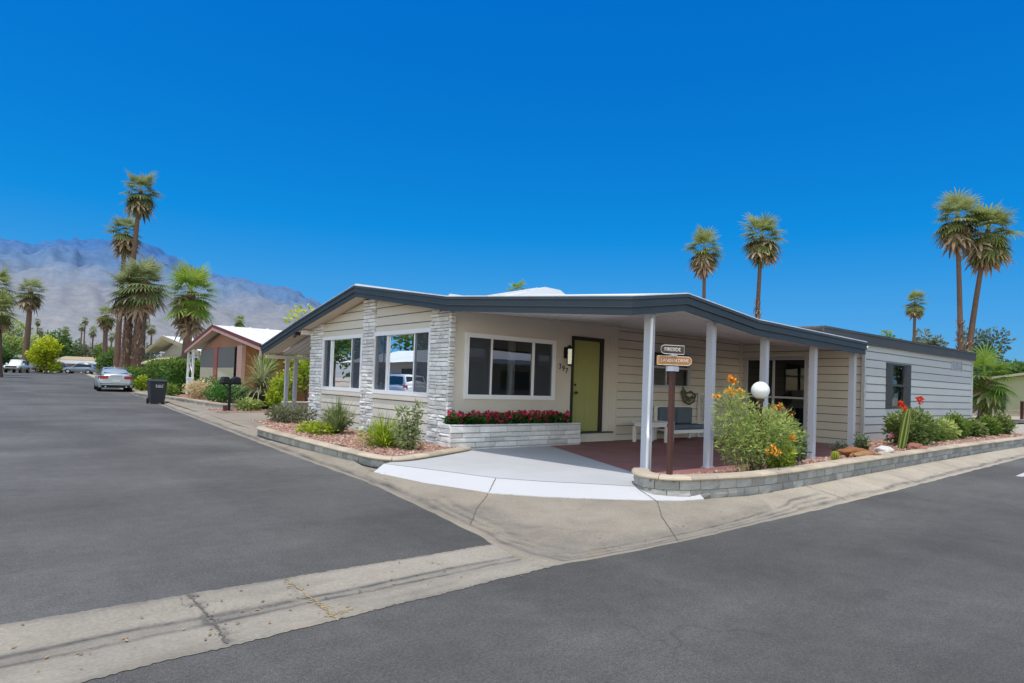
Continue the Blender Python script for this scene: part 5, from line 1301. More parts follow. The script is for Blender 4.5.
# mailbox
t = thing('mailbox', 'black mailbox on a post with a cross arm at the driveway', 'mailbox', (6.55,23.9,.1))
mb = MB(); mb.box(6.51,6.59,23.86,23.94,.08,1.22); mb.box(6.44,6.66,23.79,24.01,.08,.13); mb.build('post', M['black_metal'], t)
mb = MB(); mb.box(6.20,6.92,23.84,23.96,1.02,1.08); mb.bar((6.3,23.9,1.04),(6.55,23.9,.80),.04); mb.build('cross_arm', M['black_metal'], t)
for x_ in (6.27,6.63):
    mb = MB(); pr = [(.0,0),(.22,0),(.22,.12)]+[(.11+.11*math.cos(R(a)), .12+.09*math.sin(R(a))) for a in range(15,180,15)]+[(.0,.12)]
    k = len(pr); a_ = [(x_+p,23.66,1.082+q) for p, q in pr]; b_ = [(x_+p,24.12,1.082+q) for p, q in pr]
    mb.raw(a_+b_, [tuple(range(k)), tuple(range(2*k-1,k-1,-1))]+[(i,(i+1)%k,k+(i+1)%k,k+i) for i in range(k)]); mb.build('box', M['black_metal'], t)
mb = MB(); mb.box(6.3,6.42,23.6,23.75,.1,.30); tag(mb.build('garden_box', M['brown_post'], None, origin=(6.36,23.67,.1), bevel=.02), 'small brown box on the ground beside the mailbox post', 'box')

# wheeled bin
t = thing('wheeled_bin', 'charcoal wheeled rubbish bin standing at the left kerb', 'rubbish bin', (5.42,30.4,.0))
zb = zr(30.4)
mb = MB(); x_, y_ = 5.42, 30.4
lo = [(x_-.26,y_-.27),(x_+.26,y_-.27),(x_+.26,y_+.25),(x_-.26,y_+.25)]; hi = [(x_-.33,y_-.36),(x_+.33,y_-.36),(x_+.33,y_+.36),(x_-.33,y_+.36)]
A = [(a,b,zb+.04) for a, b in lo]+[(a,b,zb+.93) for a, b in hi]
mb.raw(A, [(0,3,2,1),(4,5,6,7),(0,1,5,4),(1,2,6,5),(2,3,7,6),(3,0,4,7)]); mb.build('body', M['bin'], t, bevel=.03)
mb = MB(); mb.box(x_-.355,x_+.355,y_-.385,y_+.385,zb+.93,zb+.97); mb.raw([(x_-.35,y_-.38,zb+.97),(x_+.35,y_-.38,zb+.97),(x_+.35,y_+.38,zb+.97),(x_-.35,y_+.38,zb+.97),(x_-.27,y_-.30,zb+1.03),(x_+.27,y_-.30,zb+1.03),(x_+.27,y_+.30,zb+1.03),(x_-.27,y_+.30,zb+1.03)],[(4,5,6,7),(0,1,5,4),(1,2,6,5),(2,3,7,6),(3,0,4,7)])
mb.build('lid', M['bin'], t, bevel=.012)
mb = MB(); mb.tube([(x_-.27,y_+.42,zb+.90),(x_+.27,y_+.42,zb+.90)],.018,8); mb.build('handle', M['bin'], t)
for s_ in (-.29,.29):
    mb = MB(); mb.tube([(x_+s_-.03,y_+.22,zb+.13),(x_+s_+.03,y_+.22,zb+.13)],.13,14,smooth=False); mb.build('wheel', M['rubber'], t)
mb = MB()
for k, (a, b, c, d) in enumerate(((-.10,.16,.70,.72),(-.10,.16,.83,.85),(-.10,-.08,.72,.83),(.14,.16,.72,.83),(-.04,.10,.74,.76),(-.04,.10,.78,.80))):
    mb.face([(x_+a,y_-.346,zb+c),(x_+b,y_-.346,zb+c),(x_+b,y_-.352,zb+d),(x_+a,y_-.352,zb+d)])
mb.build('marking', M['plate'], t)

# ------------------------------------------------------------------ neighbouring houses
M['tan_wall'] = pm('peach_wall_paint', (.34,.18,.115), .8, .06, .8, 25, .1)
M['rust_wall'] = pm('rust_wall_paint', (.34,.15,.062), .8, .08, .8, 25, .1)
M['maroon'] = pm('maroon_trim_paint', (.14,.035,.035), .6, .1, 2, 20, .05)
M['pink_trim'] = pm('pink_trim_paint', (.55,.36,.31), .7, .06, 2, 20, .05)
M['brick_red'] = pm('red_brick_pier', (.32,.13,.11), .9, .3, 6, 30, .3)
M['sun_screen'] = pm('grey_sun_blind', (.15,.155,.15), .9, .06, 3, 60, .05)
M['blind_cream'] = pm('cream_blind', (.46,.42,.30), .9, .06, 3, 60, .05)
M['olive_wall'] = pm('olive_wall_paint', (.36,.36,.215), .8, .05, .8, 25, .1)
M['khaki'] = pm('khaki_awning', (.46,.42,.26), .8, .08, 2, 25, .05)
M['beige_wall'] = pm('beige_wall_paint', (.45,.41,.36), .8, .06, .8, 25, .1)
M['tan_roof'] = pm('tan_roof', (.40,.31,.19), .85, .12, 1, 15, .2)
def gable(H2, X, ya, yb, yp, zwall, zpk, zend_a, zend_b, oa, ob, xlen, wallm, fasc, trim, roofm, zb=.05, over=.7, extra=True, fh=.20):
    """gable-end house facing the left street: wall plane x=X between ya<yb, ridge over yp"""
    W = ((X,0,0),(0,1,0),(-1,0,0))
    top = lambda y: lerp(zwall, zpk-.25, (y-ya)/(yp-ya)) if y <= yp else lerp(zpk-.25, zwall, (y-yp)/(yb-yp))
    mb = MB(); siding(mb, W, ya, yb, zb, zpk, .4, .006, (), top, .3); mb.build('front_wall', M[wallm], H2)
    mb = MB(); siding(mb, ((0,ya,0),(1,0,0),(0,-1,0)), X, X+xlen, zb, zwall, .4, .006); mb.build('side_wall', M['rust_wall' if wallm == 'tan_wall' else wallm], H2)
    mb = MB(); mb.box(X+.05,X+xlen,yb-.05,yb,zb,zwall); mb.build('side_wall', M['rust_wall' if wallm == 'tan_wall' else wallm], H2)
    mb = MB(); x0, x1 = X-over, X+xlen
    for (p, q) in (((oa,zend_a),(yp,zpk)),((yp,zpk),(ob,zend_b))):
        mb.face([(x0,p[0],p[1]),(x1,p[0],p[1]),(x1,q[0],q[1]),(x0,q[0],q[1])]); k = 0
        while k < xlen+over: mb.bar((x0+k,p[0],p[1]+.02),(x0+k,q[0],q[1]+.02),.04,.04); k += .9
    mb.build('roof', M[roofm], H2)
    mb = MB()
    for (p, q) in (((oa,zend_a),(yp,zpk)),((yp,zpk),(ob,zend_b))):
        mb.raw([(x0-.03,p[0],p[1]-fh),(x0-.03,q[0],q[1]-fh),(x0-.03,q[0],q[1]-fh*.45),(x0-.03,p[0],p[1]-fh*.45),(x0+.03,p[0],p[1]-fh),(x0+.03,q[0],q[1]-fh),(x0+.03,q[0],q[1]-fh*.45),(x0+.03,p[0],p[1]-fh*.45)],[(0,1,2,3),(4,7,6,5),(0,4,5,1),(3,2,6,7)])
    mb.box(x0,x1,oa-.02,oa+.02,zend_a-fh,zend_a-.02)
    mb.build('barge_board', M[trim], H2)
    mb = MB()
    for (p, q) in (((oa,zend_a),(yp,zpk)),((yp,zpk),(ob,zend_b))):
        mb.raw([(x0-.06,p[0],p[1]-fh*.45),(x0-.06,q[0],q[1]-fh*.45),(x0-.06,q[0],q[1]+.03),(x0-.06,p[0],p[1]+.03),(x0+.03,p[0],p[1]-fh*.45),(x0+.03,q[0],q[1]-fh*.45),(x0+.03,q[0],q[1]+.03),(x0+.03,p[0],p[1]+.03)],[(0,1,2,3),(4,7,6,5),(0,4,5,1),(3,2,6,7)])
    mb.build('fascia', M[fasc], H2)
    mb = MB()
    for (p, q) in (((oa,zend_a),(yp,zpk)),((yp,zpk),(ob,zend_b))): mb.face([(x0+.04,p[0],p[1]-.1),(x0+.04,q[0],q[1]-.1),(X,q[0],q[1]-.1),(X,p[0],p[1]-.1)])
    mb.build('soffit', M['soffit_lit'], H2)
    return W
t = thing('mobile_home', 'peach mobile home with maroon roof trim and big sun blinds down the left street', 'house', (9.0,36,.05))
W2 = gable(t, 9.2, 31.2, 39.3, 35.0, 2.75, 3.85, 2.66, 2.78, 27.3, 40.9, 13, 'tan_wall', 'maroon', 'pink_trim', 'roof', over=.55, fh=.26)
for a, b in ((32.6,35.5),(36.2,39.1)):
    mb = MB(); mb.obox(W2, a, b, .0, .05, .95, 2.72); f_ = mb.build('window', M['dark_frame'], t)
    m2 = MB(); m2.obox(W2, a+.06, b-.06, .05, .06, 1.0, 2.66); m2.build('pane', M['glass_dark'], f_)
    m2 = MB(); m2.obox(W2, a+.02, b-.05, .10, .115, 1.72, 2.70); m2.build('sun_blind', M['sun_screen'], f_)
    m2 = MB(); m2.obox(W2, a+.02, b-.05, .118, .128, .98, 1.70); m2.build('lower_blind', M['blind_cream'], f_)
for a, b in ((35.52,36.18),(31.25,32.0)):
    mb = MB(); mb.obox(W2, a, b, -.01, .16, .05, 2.75)
    for k in range(20): mb.obox(W2, a-.01, b+.01, .0, .175, .1+k*.13, .1+k*.13+.10)
    mb.build('brick_pier', M['brick_red'] if a > 33 else M['pink_trim'], t)
mb = MB()
for k in range(28): mb.obox(W2, 31.2+k*.29, 31.2+k*.29+.28, .03, .06, .05, .92)
mb.build('skirting', M['white_metal'], t)
for y_ in (39.5,40.7):
    mb = MB(); mb.box(8.75,8.85,y_-.06,y_+.06,.1,2.7); mb.build('porch_post', M['white_metal'], t)
mb = MB()
for k in range(8): mb.box(8.77,8.82,39.45+k*.163,39.45+k*.163+.11,.15,1.05)
mb.box(8.74,8.85,39.4,40.8,1.05,1.12); mb.build('railing', M['white_metal'], t)
mb = MB(); x_ = 8.8
for k in range(-6, 16):
    for s_ in (1,-1):
        y0_, y1_ = 38.95+k*.25, 38.95+k*.25+1.2*s_
        a, b = min(y0_,y1_), max(y0_,y1_)
        if a > 39.3 and b < 40.9: mb.bar((x_,y0_,1.15),(x_,y1_,2.35),.05,.015)
mb.build('lattice', M['white_metal'], t)
mb = MB(); mb.box(10.6,10.7,39.3,42,.1,2.6); mb.build('porch_wall', M['interior'], t)
mb = MB(); mb.tube([(8.72,27.45,2.45),(8.75,27.6,2.35),(8.95,28.4,2.05),(9.0,28.5,1.9),(9.0,28.5,.15)],.07,8); mb.build('drain_pipe', M['white_metal'], t)
t = thing('mobile_home', 'beige mobile home with a peaked tan gable and khaki awning beyond the tall hedge', 'house', (11,57,.15))
W3 = gable(t, 11.0, 46.6, 60.5, 54.7, 2.7, 4.1, 2.72, 3.1, 43.3, 61.5, 12, 'beige_wall', 'tan_roof', 'khaki', 'roof', zb=.1, over=1.0, fh=.24)
mb = MB(); mb.raw([(9.2,50.5,2.05),(11.0,50.5,2.72),(11.0,58.5,2.72),(9.2,58.5,2.05)],[(0,1,2,3)]); mb.box(9.2,9.25,50.5,58.5,1.92,2.05); mb.build('awning', M['khaki'], t)
for a, b in ((47.5,49.8),(51.5,54.5),(55.5,58)):
    mb = MB(); mb.obox(W3, a, b, 0, .05, 1.1, 2.5); f_ = mb.build('window', M['window_white'], t)
    m2 = MB(); m2.obox(W3, a+.1, b-.1, .05, .06, 1.2, 2.4); m2.build('pane', M['car_glass'], f_)
for y_ in (44.2, 46.3):
    mb = MB(); mb.box(10.1,10.2,y_-.06,y_+.06,.1,2.6); mb.build('carport_post', M['white_metal'], t)
# far carport house that closes the left street
t = thing('carport_house', 'low white edged carport house at the far end of the left street', 'house', (12.5,141,zr(134))); z0 = zr(136)
mb = MB(); mb.raw([(8.6,143.2,z0+2.3),(16.6,137.6,z0+2.3),(18.5,150,z0+3.1),(11,152,z0+3.1)],[(0,1,2,3)]); mb.build('roof', M['tan_roof'], t)
mb = MB(); mb.bar((8.6,143.2,z0+1.95),(16.6,137.6,z0+1.95),.15,.62); mb.build('fascia', M['white_metal'], t)
mb = MB(); mb.bar((10.6,147.6,z0+.9),(18.2,142.3,z0+.9),.2,2.2); mb.build('wall', M['beige_wall'], t)
for q in (.02,.5,.98):
    p = Vector((8.8,143.4,0)).lerp(Vector((16.5,138,0)), q); mb = MB(); mb.box(p.x-.08,p.x+.08,p.y-.08,p.y+.08,z0,z0+1.7); mb.build('post', M['white_metal'], t)
mb = MB(); mb.bar((12.2,146.0,z0+1.2),(14.6,144.3,z0+1.2),.3,1.2); mb.build('window', M['car_glass'], t)
t = thing('mobile_home', 'pale flat roofed house behind the pickup at the left edge', 'house', (3.2,137,zr(137)))
mb = MB(); mb.box(-3,6.2,138,146,zr(137),zr(137)+2.2); mb.build('wall', M['beige_wall'], t)
mb = MB(); mb.box(-3.4,6.6,137.4,146.5,zr(137)+2.2,zr(137)+2.75); mb.build('roof', M['roof'], t)
mb = MB(); mb.box(1.6,3.2,137.9,138.0,zr(137)+.9,zr(137)+1.9); mb.build('window', M['car_glass'], t)
# olive house on the right
t = thing('mobile_home', 'olive green clapboard house at the right edge beyond the end of the street', 'house', (74,14,.1))
WO = ((74,0,0),(0,1,0),(-1,0,0)); topO = lambda y: 3.30+(19.5-y)*.17 if y > 10 else 4.9-(10-y)*.17
mb = MB(); siding(mb, WO, 0, 18.9, .3, 5, .3, .02, (), topO, .5); mb.box(74.1,88,18.8,18.9,.3,3.2); mb.build('wall', M['olive_wall'], t)
mb = MB(); 
for (a, b) in (((19.6,3.30),(10,4.95)),((10,4.95),(-1,3.1))): mb.face([(73.3,a[0],a[1]+.15),(73.3,b[0],b[1]+.15),(90,b[0],b[1]+.15),(90,a[0],a[1]+.15)])
mb.build('roof', M['tan_roof'], t)
mb = MB()
for (a, b) in (((19.6,3.30),(10,4.95)),((10,4.95),(-1,3.1))): mb.bar((73.3,a[0],a[1]+.02),(73.3,b[0],b[1]+.02),.08,.22)
mb.build('fascia', M['olive_wall'], t)
mb = MB(); mb.obox(WO, 17.6, 18.5, .0, .05, .5, 2.4); mb.build('door', M['dark_metal'], t)
mb = MB(); mb.obox(WO, 13.5, 15.2, .0, .05, 1.5, 2.5); mb.build('window', M['car_glass'], t)
mb = MB(); mb.box(73.2,74.0,-1,19,.0,.3); mb.build('base', M['pale_concrete'], t)
for x_, y_, h_, lab in ((80.6,19.85,1.3,'farther short brown bollard post on the paving at the right'),(59.9,13.25,1.42,'nearer brown bollard post at the right picture edge')):
    t = thing('bollard', lab, 'bollard', (x_,y_,.0)); mb = MB(); mb.lathe((x_,y_,0),[(.11,0),(.11,h_-.1),(.13,h_-.1),(.13,h_-.03),(.09,h_),(0,h_)],10); mb.build('post', M['brown_post'], t)
    mb = MB(); mb.lathe((x_,y_,0),[(.2,.0),(.2,.05),(.11,.06)],10); mb.build('base_plate', M['dark_metal'], t)
t = thing('low_wall', 'long low pale kerb wall on the paving before the olive house', 'garden wall', (66,17,.0))
mb = MB(); mb.bar((62,17.6,.28),(76,15.4,.28),.3,.5); mb.build('block_course', M['pale_concrete'], t)
mb = MB(); mb.bar((62,17.6,.56),(76,15.4,.56),.38,.06); mb.build('wall_cap', M['cap'], t)

# houses on the camera's side of both streets: they show as reflections in the front windows
def across(label, x0, x1, y0, y1, zr_, along, wallm):
    t = thing('mobile_home', label, 'house', ((x0+x1)/2,(y0+y1)/2,0)); mb = MB(); mb.box(x0,x1,y0,y1,0,2.7); mb.build('wall', M[wallm], t)
    mb = MB()
    if along == 'x': ym = (y0+y1)/2; mb.raw([(x0-.6,y0-.8,2.65),(x1+.6,y0-.8,2.65),(x1+.6,y1+.8,2.65),(x0-.6,y1+.8,2.65),(x0-.6,ym,zr_),(x1+.6,ym,zr_)],[(0,1,5,4),(2,3,4,5),(1,2,5),(3,0,4),(3,2,1,0)])
    else: xm = (x0+x1)/2; mb.raw([(x0-.8,y0-.6,2.65),(x1+.8,y0-.6,2.65),(x1+.8,y1+.6,2.65),(x0-.8,y1+.6,2.65),(xm,y0-.6,zr_),(xm,y1+.6,zr_)],[(0,4,5,3),(1,2,5,4),(0,1,4),(2,3,5),(3,2,1,0)])
    mb.build('roof', M['roof'], t)
    return t
t = across('pale grey house across the left street, seen mirrored in the front windows', -19, -10, 32, 50, 3.9, 'y', 'beige_wall')
for a in (34,39,44):
    mb = MB(); mb.box(-9.98,-9.93,a,a+2.4,1.0,2.2); mb.build('window', M['car_glass'], t)
t = across('white roofed house across the right street, seen mirrored in the entry window', 16, 38, -20, -12, 4.0, 'x', 'beige_wall')
for a in (19,25,32):
    mb = MB(); mb.box(a,a+2.4,-11.98,-11.93,1.0,2.2); mb.build('window', M['car_glass'], t)
mb = MB(); mb.box(17,30,-11.9,-9.0,2.55,2.8); mb.build('patio_cover', M['white_metal'], t)
for a in (17.2,23.5,29.8):
    mb = MB(); mb.box(a,a+.12,-9.2,-9.08,0,2.55); mb.build('post', M['white_metal'], t)
tree('green street tree across the left street, mirrored in the right front window', -13, 62, 10, 5.2, 'green', 401, 1500, .6, zb=0, lowf=.35)
tree('bright green tree across the left street, mirrored in the left front window', -23, 59, 13, 7.0, 'hedge', 402, 1800, .7, zb=0, lowf=.35)
tree('tall green tree near the corner across the left street, mirrored in the front windows', -19, 74, 13, 7, 'green', 403, 1800, .7, zb=0, lowf=.3)
tree('olive tree behind the house across the right street, mirrored in the entry window', 27, -25, 9, 6, 'hedge', 404, 1800, .7, zb=0, lowf=.35)

tree('big green tree farther along the right street, mirrored in the shuttered side window', 64, -15, 9, 6.0, 'hedge', 405, 1600, .7, zb=0, lowf=.25)
tree('dark green tree along the right street, mirrored in the shuttered side window', 76, -14, 9, 6.0, 'green', 406, 1600, .7, zb=0, lowf=.25)
tree('tall green tree far back across the left street, mirrored in the front windows', -30, 70, 13, 7, 'hedge', 407, 1600, .8, zb=0, lowf=.25)
# ------------------------------------------------------------------ vehicles
def vehicle(label, cat, kind, paint, loc, rz, L, Wd, prof, cabin, glassy, wheels, wr, name):
    """prof: (y, half width, z low, z shoulder, z deck); cabin: (y, half width base, half width top, z base, z top); +y is forward"""
    t = thing(name, label, cat, loc); MW = Matrix.Translation(Vector(loc)) @ Matrix.Rotation(rz, 4, 'Z')
    def add(mb, nm, m, parent=t, bevel=0):
        mb.v = [tuple(MW @ Vector(p)) for p in mb.v]; return mb.build(nm, M[m], parent, bevel=bevel)
    def loft(secs, close=True):
        mb = MB(); n = len(secs[0]); vs = [p for s_ in secs for p in s_]; fs = []
        for i in range(len(secs)-1):
            for k in range(n-1): fs.append((i*n+k, i*n+k+1, (i+1)*n+k+1, (i+1)*n+k))
        mb.raw(vs, fs, .5, True)
        if close: mb.face(list(secs[0])[::-1]); mb.face(list(secs[-1]))
        return mb
    secs = []
    for (y, w_, zl, zs, zd) in prof:
        h = [(-w_*.90,zl),(-w_*.985,zl+.10),(-w_,lerp(zl,zs,.55)),(-w_*.985,zs-.05),(-w_*.93,zs),(-w_*.55,zd),(0,zd+.012)]
        secs.append([(a,y,b) for a, b in h]+[(-a,y,b) for a, b in h[:-1][::-1]])
    body = add(loft(secs), 'body', paint)
    secs = []
    for (y, wb, wt, z0_, z1_) in cabin:
        h = [(-wb,z0_),(-lerp(wb,wt,.5)-.01,lerp(z0_,z1_,.5)),(-wt,z1_-.05),(-wt*.85,z1_-.008),(0,z1_+.012)]
        secs.append([(a,y,b) for a, b in h]+[(-a,y,b) for a, b in h[:-1][::-1]])
    add(loft(secs), 'cabin', paint)
    for nm, q in glassy:
        mb = MB(); mb.face(q); add(mb, nm, 'car_glass')
    for (x, y) in wheels:
        s_ = 1 if x > 0 else -1; mb = MB()
        prof_ = [(wr*.62,-.10),(wr*.93,-.10),(wr,-.06),(wr,.06),(wr*.93,.10),(wr*.62,.10)]; n = 20; vs = []; fs = []
        for r_, a in prof_:
            for k in range(n): vs.append((x+a, y+r_*math.cos(2*math.pi*k/n), wr+r_*math.sin(2*math.pi*k/n)))
        for i in range(5):
            for k in range(n): fs.append((i*n+k,i*n+(k+1)%n,(i+1)*n+(k+1)%n,(i+1)*n+k))
        mb.raw(vs, fs, .5, True); wh = add(mb, 'wheel', 'rubber')
        mb = MB(); mb.disc((x+s_*.085,y,wr),(1,0,0),wr*.64,18); mb.disc((x-s_*.05,y,wr),(1,0,0),wr*.64,18); add(mb, 'rim', 'alloy', wh)
        mb = MB(); mb.tube([(x-.12*s_,y,wr),(x+.075*s_,y,wr)],wr*1.13,20,smooth=False); add(mb, 'wheel_arch', 'rubber')
    return t, add
# silver sedan seen from behind (origin at the rear bumper's middle, on the road)
SP = [(-2.32,.70,.34,.80,.90),(-2.28,.83,.28,.86,1.03),(-2.0,.89,.22,.92,1.07),(-1.3,.91,.2,.94,1.04),(0,.92,.19,.93,.98),(1.2,.91,.2,.90,.95),(1.9,.88,.22,.80,.86),(2.25,.80,.26,.66,.72),(2.38,.66,.3,.58,.62)]
SC = [(-1.95,.74,.70,1.03,1.06),(-1.45,.74,.60,1.02,1.28),(-.75,.76,.57,1.0,1.42),(0,.76,.57,.98,1.45),(.45,.75,.56,.97,1.40),(1.25,.72,.66,.93,.97)]
ys_ = 46.2; zs_ = zr(44)
t, add = vehicle('silver sedan parked at the left kerb, seen from behind', 'car', 'sedan', 'silver', (5.82, ys_, zs_), R(-3.5), 4.7, 1.84, SP, SC,
    [('rear_window',[(-.60,-1.90,1.09),(.60,-1.90,1.09),(.53,-.98,1.385),(-.53,-.98,1.385)]),('windscreen',[(.60,1.16,1.0),(-.60,1.16,1.0),(-.5,.50,1.395),(.5,.50,1.395)]),
     ('side_window',[(-.77,-1.2,1.06),(-.78,.85,1.03),(-.62,.35,1.37),(-.63,-.7,1.38)]),('side_window',[(.77,-1.2,1.06),(.78,.85,1.03),(.62,.35,1.37),(.63,-.7,1.38)])],
    [(-.80,-1.38),(.80,-1.38),(-.80,1.42),(.80,1.42)], .33, 'parked_car')
for s_ in (-1,1):
    mb = MB(); mb.raw([(s_*.40,-2.345,.76),(s_*.80,-2.315,.74),(s_*.905,-2.0,.76),(s_*.90,-2.0,.90),(s_*.80,-2.315,.94),(s_*.40,-2.345,.93)],[(0,1,4,5),(1,2,3,4)]); add(mb, 'tail_light', 'lamp_red')
    mb = MB(); mb.bar((s_*.86,.62,1.02),(s_*1.02,.60,1.06),.10,.12); add(mb, 'wing_mirror', 'silver')
    mb = MB(); mb.tube([(s_*.52,-2.37,.30),(s_*.52,-2.2,.30)],.045,8); add(mb, 'exhaust', 'alloy')
mb = MB(); mb.box(-.18,.18,-2.372,-2.352,.60,.70); add(mb, 'number_plate', 'plate')
mb = MB(); mb.box(-.72,.72,-2.36,-2.2,.24,.40); add(mb, 'lower_bumper', 'rubber')
mb = MB(); mb.box(-.80,.80,-2.335,-2.25,.46,.49); add(mb, 'bumper_seam', 'dark_metal')
mb = MB(); mb.box(-.30,.30,-2.345,-2.30,.955,.975); add(mb, 'boot_trim', 'alloy')
mb = MB(); mb.bar((0,-.6,1.44),(0,-.45,1.50),.05,.02); add(mb, 'roof_fin', 'silver')
# blue-grey suv across the far end of the street, facing left
UP = [(-2.3,.78,.42,.92,1.0),(-2.2,.88,.34,1.0,1.06),(-1.2,.92,.3,1.04,1.08),(0,.93,.28,1.03,1.06),(1.2,.92,.3,1.0,1.05),(1.9,.88,.32,.92,.99),(2.25,.80,.36,.80,.86),(2.34,.7,.42,.7,.74)]
UC = [(-2.2,.76,.70,1.05,1.2),(-1.9,.78,.66,1.05,1.66),(-.8,.78,.64,1.05,1.74),(.2,.78,.64,1.04,1.72),(1.1,.75,.68,1.0,1.05)]
UG = [('side_window',[(s_*.79,-1.85,1.12),(s_*.795,.75,1.09),(s_*.68,.2,1.60),(s_*.70,-1.75,1.58)]) for s_ in (-1,1)]+[('windscreen',[(.64,1.04,1.1),(-.64,1.04,1.1),(-.56,.25,1.66),(.56,.25,1.66)]),('rear_window',[(-.62,-2.2,1.18),(.62,-2.2,1.18),(.56,-1.97,1.6),(-.56,-1.97,1.6)])]
def suv(label, paint, loc, rz):
    t, add = vehicle(label, 'car', 'suv', paint, loc, rz, 4.6, 1.86, UP, UC, UG, [(-.82,-1.4),(.82,-1.4),(-.82,1.42),(.82,1.42)], .37, 'parked_car')
    for s_ in (-1,1):
        mb = MB(); mb.raw([(s_*.42,2.30,.74),(s_*.80,2.2,.76),(s_*.84,2.0,.90),(s_*.46,2.2,.87)],[(0,1,2,3)]); mb.v = [(a,b+.05,c) for a,b,c in mb.v]; add(mb, 'headlight', 'lamp_clear')
        mb = MB(); mb.raw([(s_*.62,-2.34,.85),(s_*.88,-2.2,.85),(s_*.86,-2.22,1.08),(s_*.62,-2.32,1.08)],[(0,1,2,3)]); add(mb, 'tail_light', 'lamp_red')
        mb = MB(); mb.bar((s_*.86,.72,1.10),(s_*1.03,.70,1.15),.10,.13); add(mb, 'wing_mirror', paint)
        mb = MB(); mb.bar((s_*.6,-1.8,1.76),(s_*.6,.0,1.77),.04,.04); add(mb, 'roof_rail', 'dark_metal')
    mb = MB(); mb.box(-.5,.5,2.31,2.36,.55,.72); add(mb, 'grille', 'rubber')
    mb = MB(); mb.box(-.78,.78,2.2,2.34,.36,.50); add(mb, 'front_bumper', 'rubber')
    return t
suv('blue grey crossover parked before the white carport at the far end', 'blue_silver', (11.2,126.5,zr(126)), R(68))
suv('dark car mostly hidden in the shade under the yellow green tree', 'black_car', (7.4,131.0,zr(131)), R(75))
suv('white crossover across the left street, mirrored in the right front window', 'white_car', (-6.6,35.5,0), R(5))
# white pickup facing the camera
KP = [(-2.7,.92,.55,1.06,1.08),(-1.0,.94,.5,1.08,1.1),(0,.95,.48,1.1,1.12),(1.2,.94,.48,1.10,1.13),(2.3,.92,.5,1.06,1.10),(2.7,.86,.55,.98,1.0),(2.76,.8,.6,.9,.92)]
KC = [(-1.0,.80,.70,1.1,1.8),(-.9,.80,.68,1.1,1.86),(.5,.80,.68,1.1,1.86),(1.3,.78,.72,1.1,1.14)]
t, add = vehicle('white pickup truck facing the camera at the far left of the street', 'pickup truck', 'pickup', 'white_car', (2.75,114.5,zr(114)), R(180-16), 5.4, 1.9, KP, KC,
    [('windscreen',[(.68,1.22,1.18),(-.68,1.22,1.18),(-.6,.56,1.80),(.6,.56,1.80)]),('side_window',[(-.80,-.85,1.2),(-.80,.9,1.18),(-.71,.45,1.74),(-.72,-.85,1.74)]),('side_window',[(.80,-.85,1.2),(.80,.9,1.18),(.71,.45,1.74),(.72,-.85,1.74)])],
    [(-.84,-1.7),(.84,-1.7),(-.84,1.75),(.84,1.75)], .40, 'pickup_truck')
mb = MB(); mb.box(-.62,.62,2.74,2.79,.72,.95); add(mb, 'grille', 'rubber')
mb = MB(); mb.box(-.90,.90,2.6,2.86,.46,.64); add(mb, 'front_bumper', 'dark_metal')
for s_ in (-1,1):
    mb = MB(); mb.box(min(s_*.64,s_*.9),max(s_*.64,s_*.9),2.68,2.78,.76,.95); add(mb, 'headlight', 'lamp_clear')
    mb = MB(); mb.bar((s_*.84,1.0,1.22),(s_*1.08,.98,1.26),.14,.2); add(mb, 'wing_mirror', 'white_car')
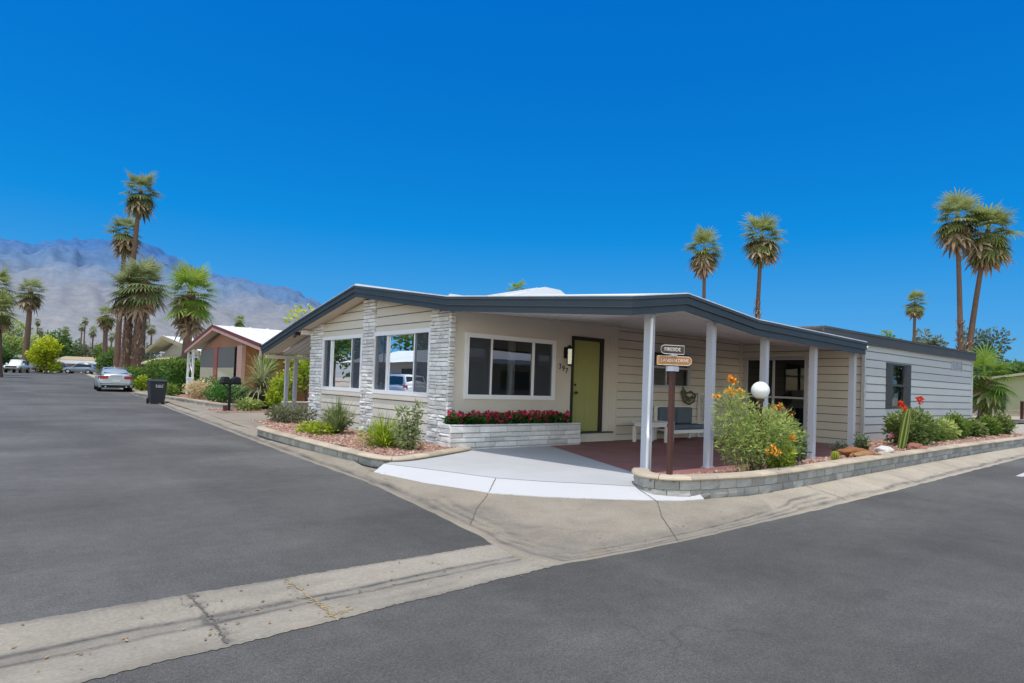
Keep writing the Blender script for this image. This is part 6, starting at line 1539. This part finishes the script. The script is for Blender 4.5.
# small dark-roofed white post cap and utility marker beside the sedan is a leaning palm frond heap at the kerb
# ------------------------------------------------------------------ mountains
def mountains():
    N = NT('hazy_mountain'); P = N.pos((.001,.001,.001)); a = N.noise(16, 12, .72, P); b = N.noise(2.2, 4, .6, P)
    z = N.n('ShaderNodeSeparateXYZ'); N.l(N.n('ShaderNodeNewGeometry').outputs['Position'], z.inputs[0])
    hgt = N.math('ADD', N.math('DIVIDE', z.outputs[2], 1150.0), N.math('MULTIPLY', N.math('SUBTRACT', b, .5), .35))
    cc = N.ramp(hgt, [(.0, (.225,.225,.225)), (.35, (.19,.203,.23)), (.62, (.095,.165,.275)), (.95, (.045,.125,.29))])  # distance haze painted into the colour, bluer towards the summits
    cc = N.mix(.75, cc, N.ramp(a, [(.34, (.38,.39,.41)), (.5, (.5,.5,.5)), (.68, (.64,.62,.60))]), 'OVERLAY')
    N.bsdf(cc, 1.0, 0); return N.m
M['mountain'] = mountains()
def ridge(pxs, dist, depth, seed, rows=46):
    mb = MB(); fwd = camdir(0,0,1)
    az = [(math.atan2(*(camdir((x-512)/f, 0, 1).xy)), e_) for x, e_ in pxs]   # bearing of each summit, its height angle
    n = 260; a0, a1 = az[0][0], az[-1][0]; grid = []
    for j in range(rows):
        t = j/(rows-1); row = []
        for i in range(n):
            a = lerp(a0, a1, i/(n-1)); e_ = interp(az, a); r_ = dist+depth*t
            x, y = r_*math.sin(a), r_*math.cos(a); top = e_*(dist+depth)
            p = Vector((x/900, y/900, seed))
            rd = 1-abs(mnoise.noise(p))*1.6; rd2 = 1-abs(mnoise.noise(p*2.7+Vector((5,1,0))))*1.6; fn = mnoise.noise(p*9)*.25
            env = t**1.15
            z = top*env*(1+(rd*.32+rd2*.20+fn*.3+.09*(1-abs(mnoise.noise(p*7))*2)-.30)*math.sin(t*math.pi*.93)**.8)+top*.012*mnoise.noise(p*14)*min(1,t*3)
            row.append((x, y, z-8))
        grid.append(row)
    vs = [p for r_ in grid for p in r_]; fs = [(j*n+i, j*n+i+1, (j+1)*n+i+1, (j+1)*n+i) for j in range(rows-1) for i in range(n-1)]
    mb.raw(vs, fs, .5, True); return mb
e = lambda px_y, x: (366+.0347*x-px_y)/641.4*math.cos(math.atan((512-x)/641.4))
RPX = [(-900,300),(-500,262),(-250,252),(-80,250),(0,246),(22,247),(42,243),(56,239),(68,237),(80,241),(92,241),(104,244),(118,246),(136,250),(160,257),(180,264),(200,271),(225,278),(250,285),(272,289),(296,294),(310,301),(330,316),(350,330),(380,345),(430,358),(500,372)]
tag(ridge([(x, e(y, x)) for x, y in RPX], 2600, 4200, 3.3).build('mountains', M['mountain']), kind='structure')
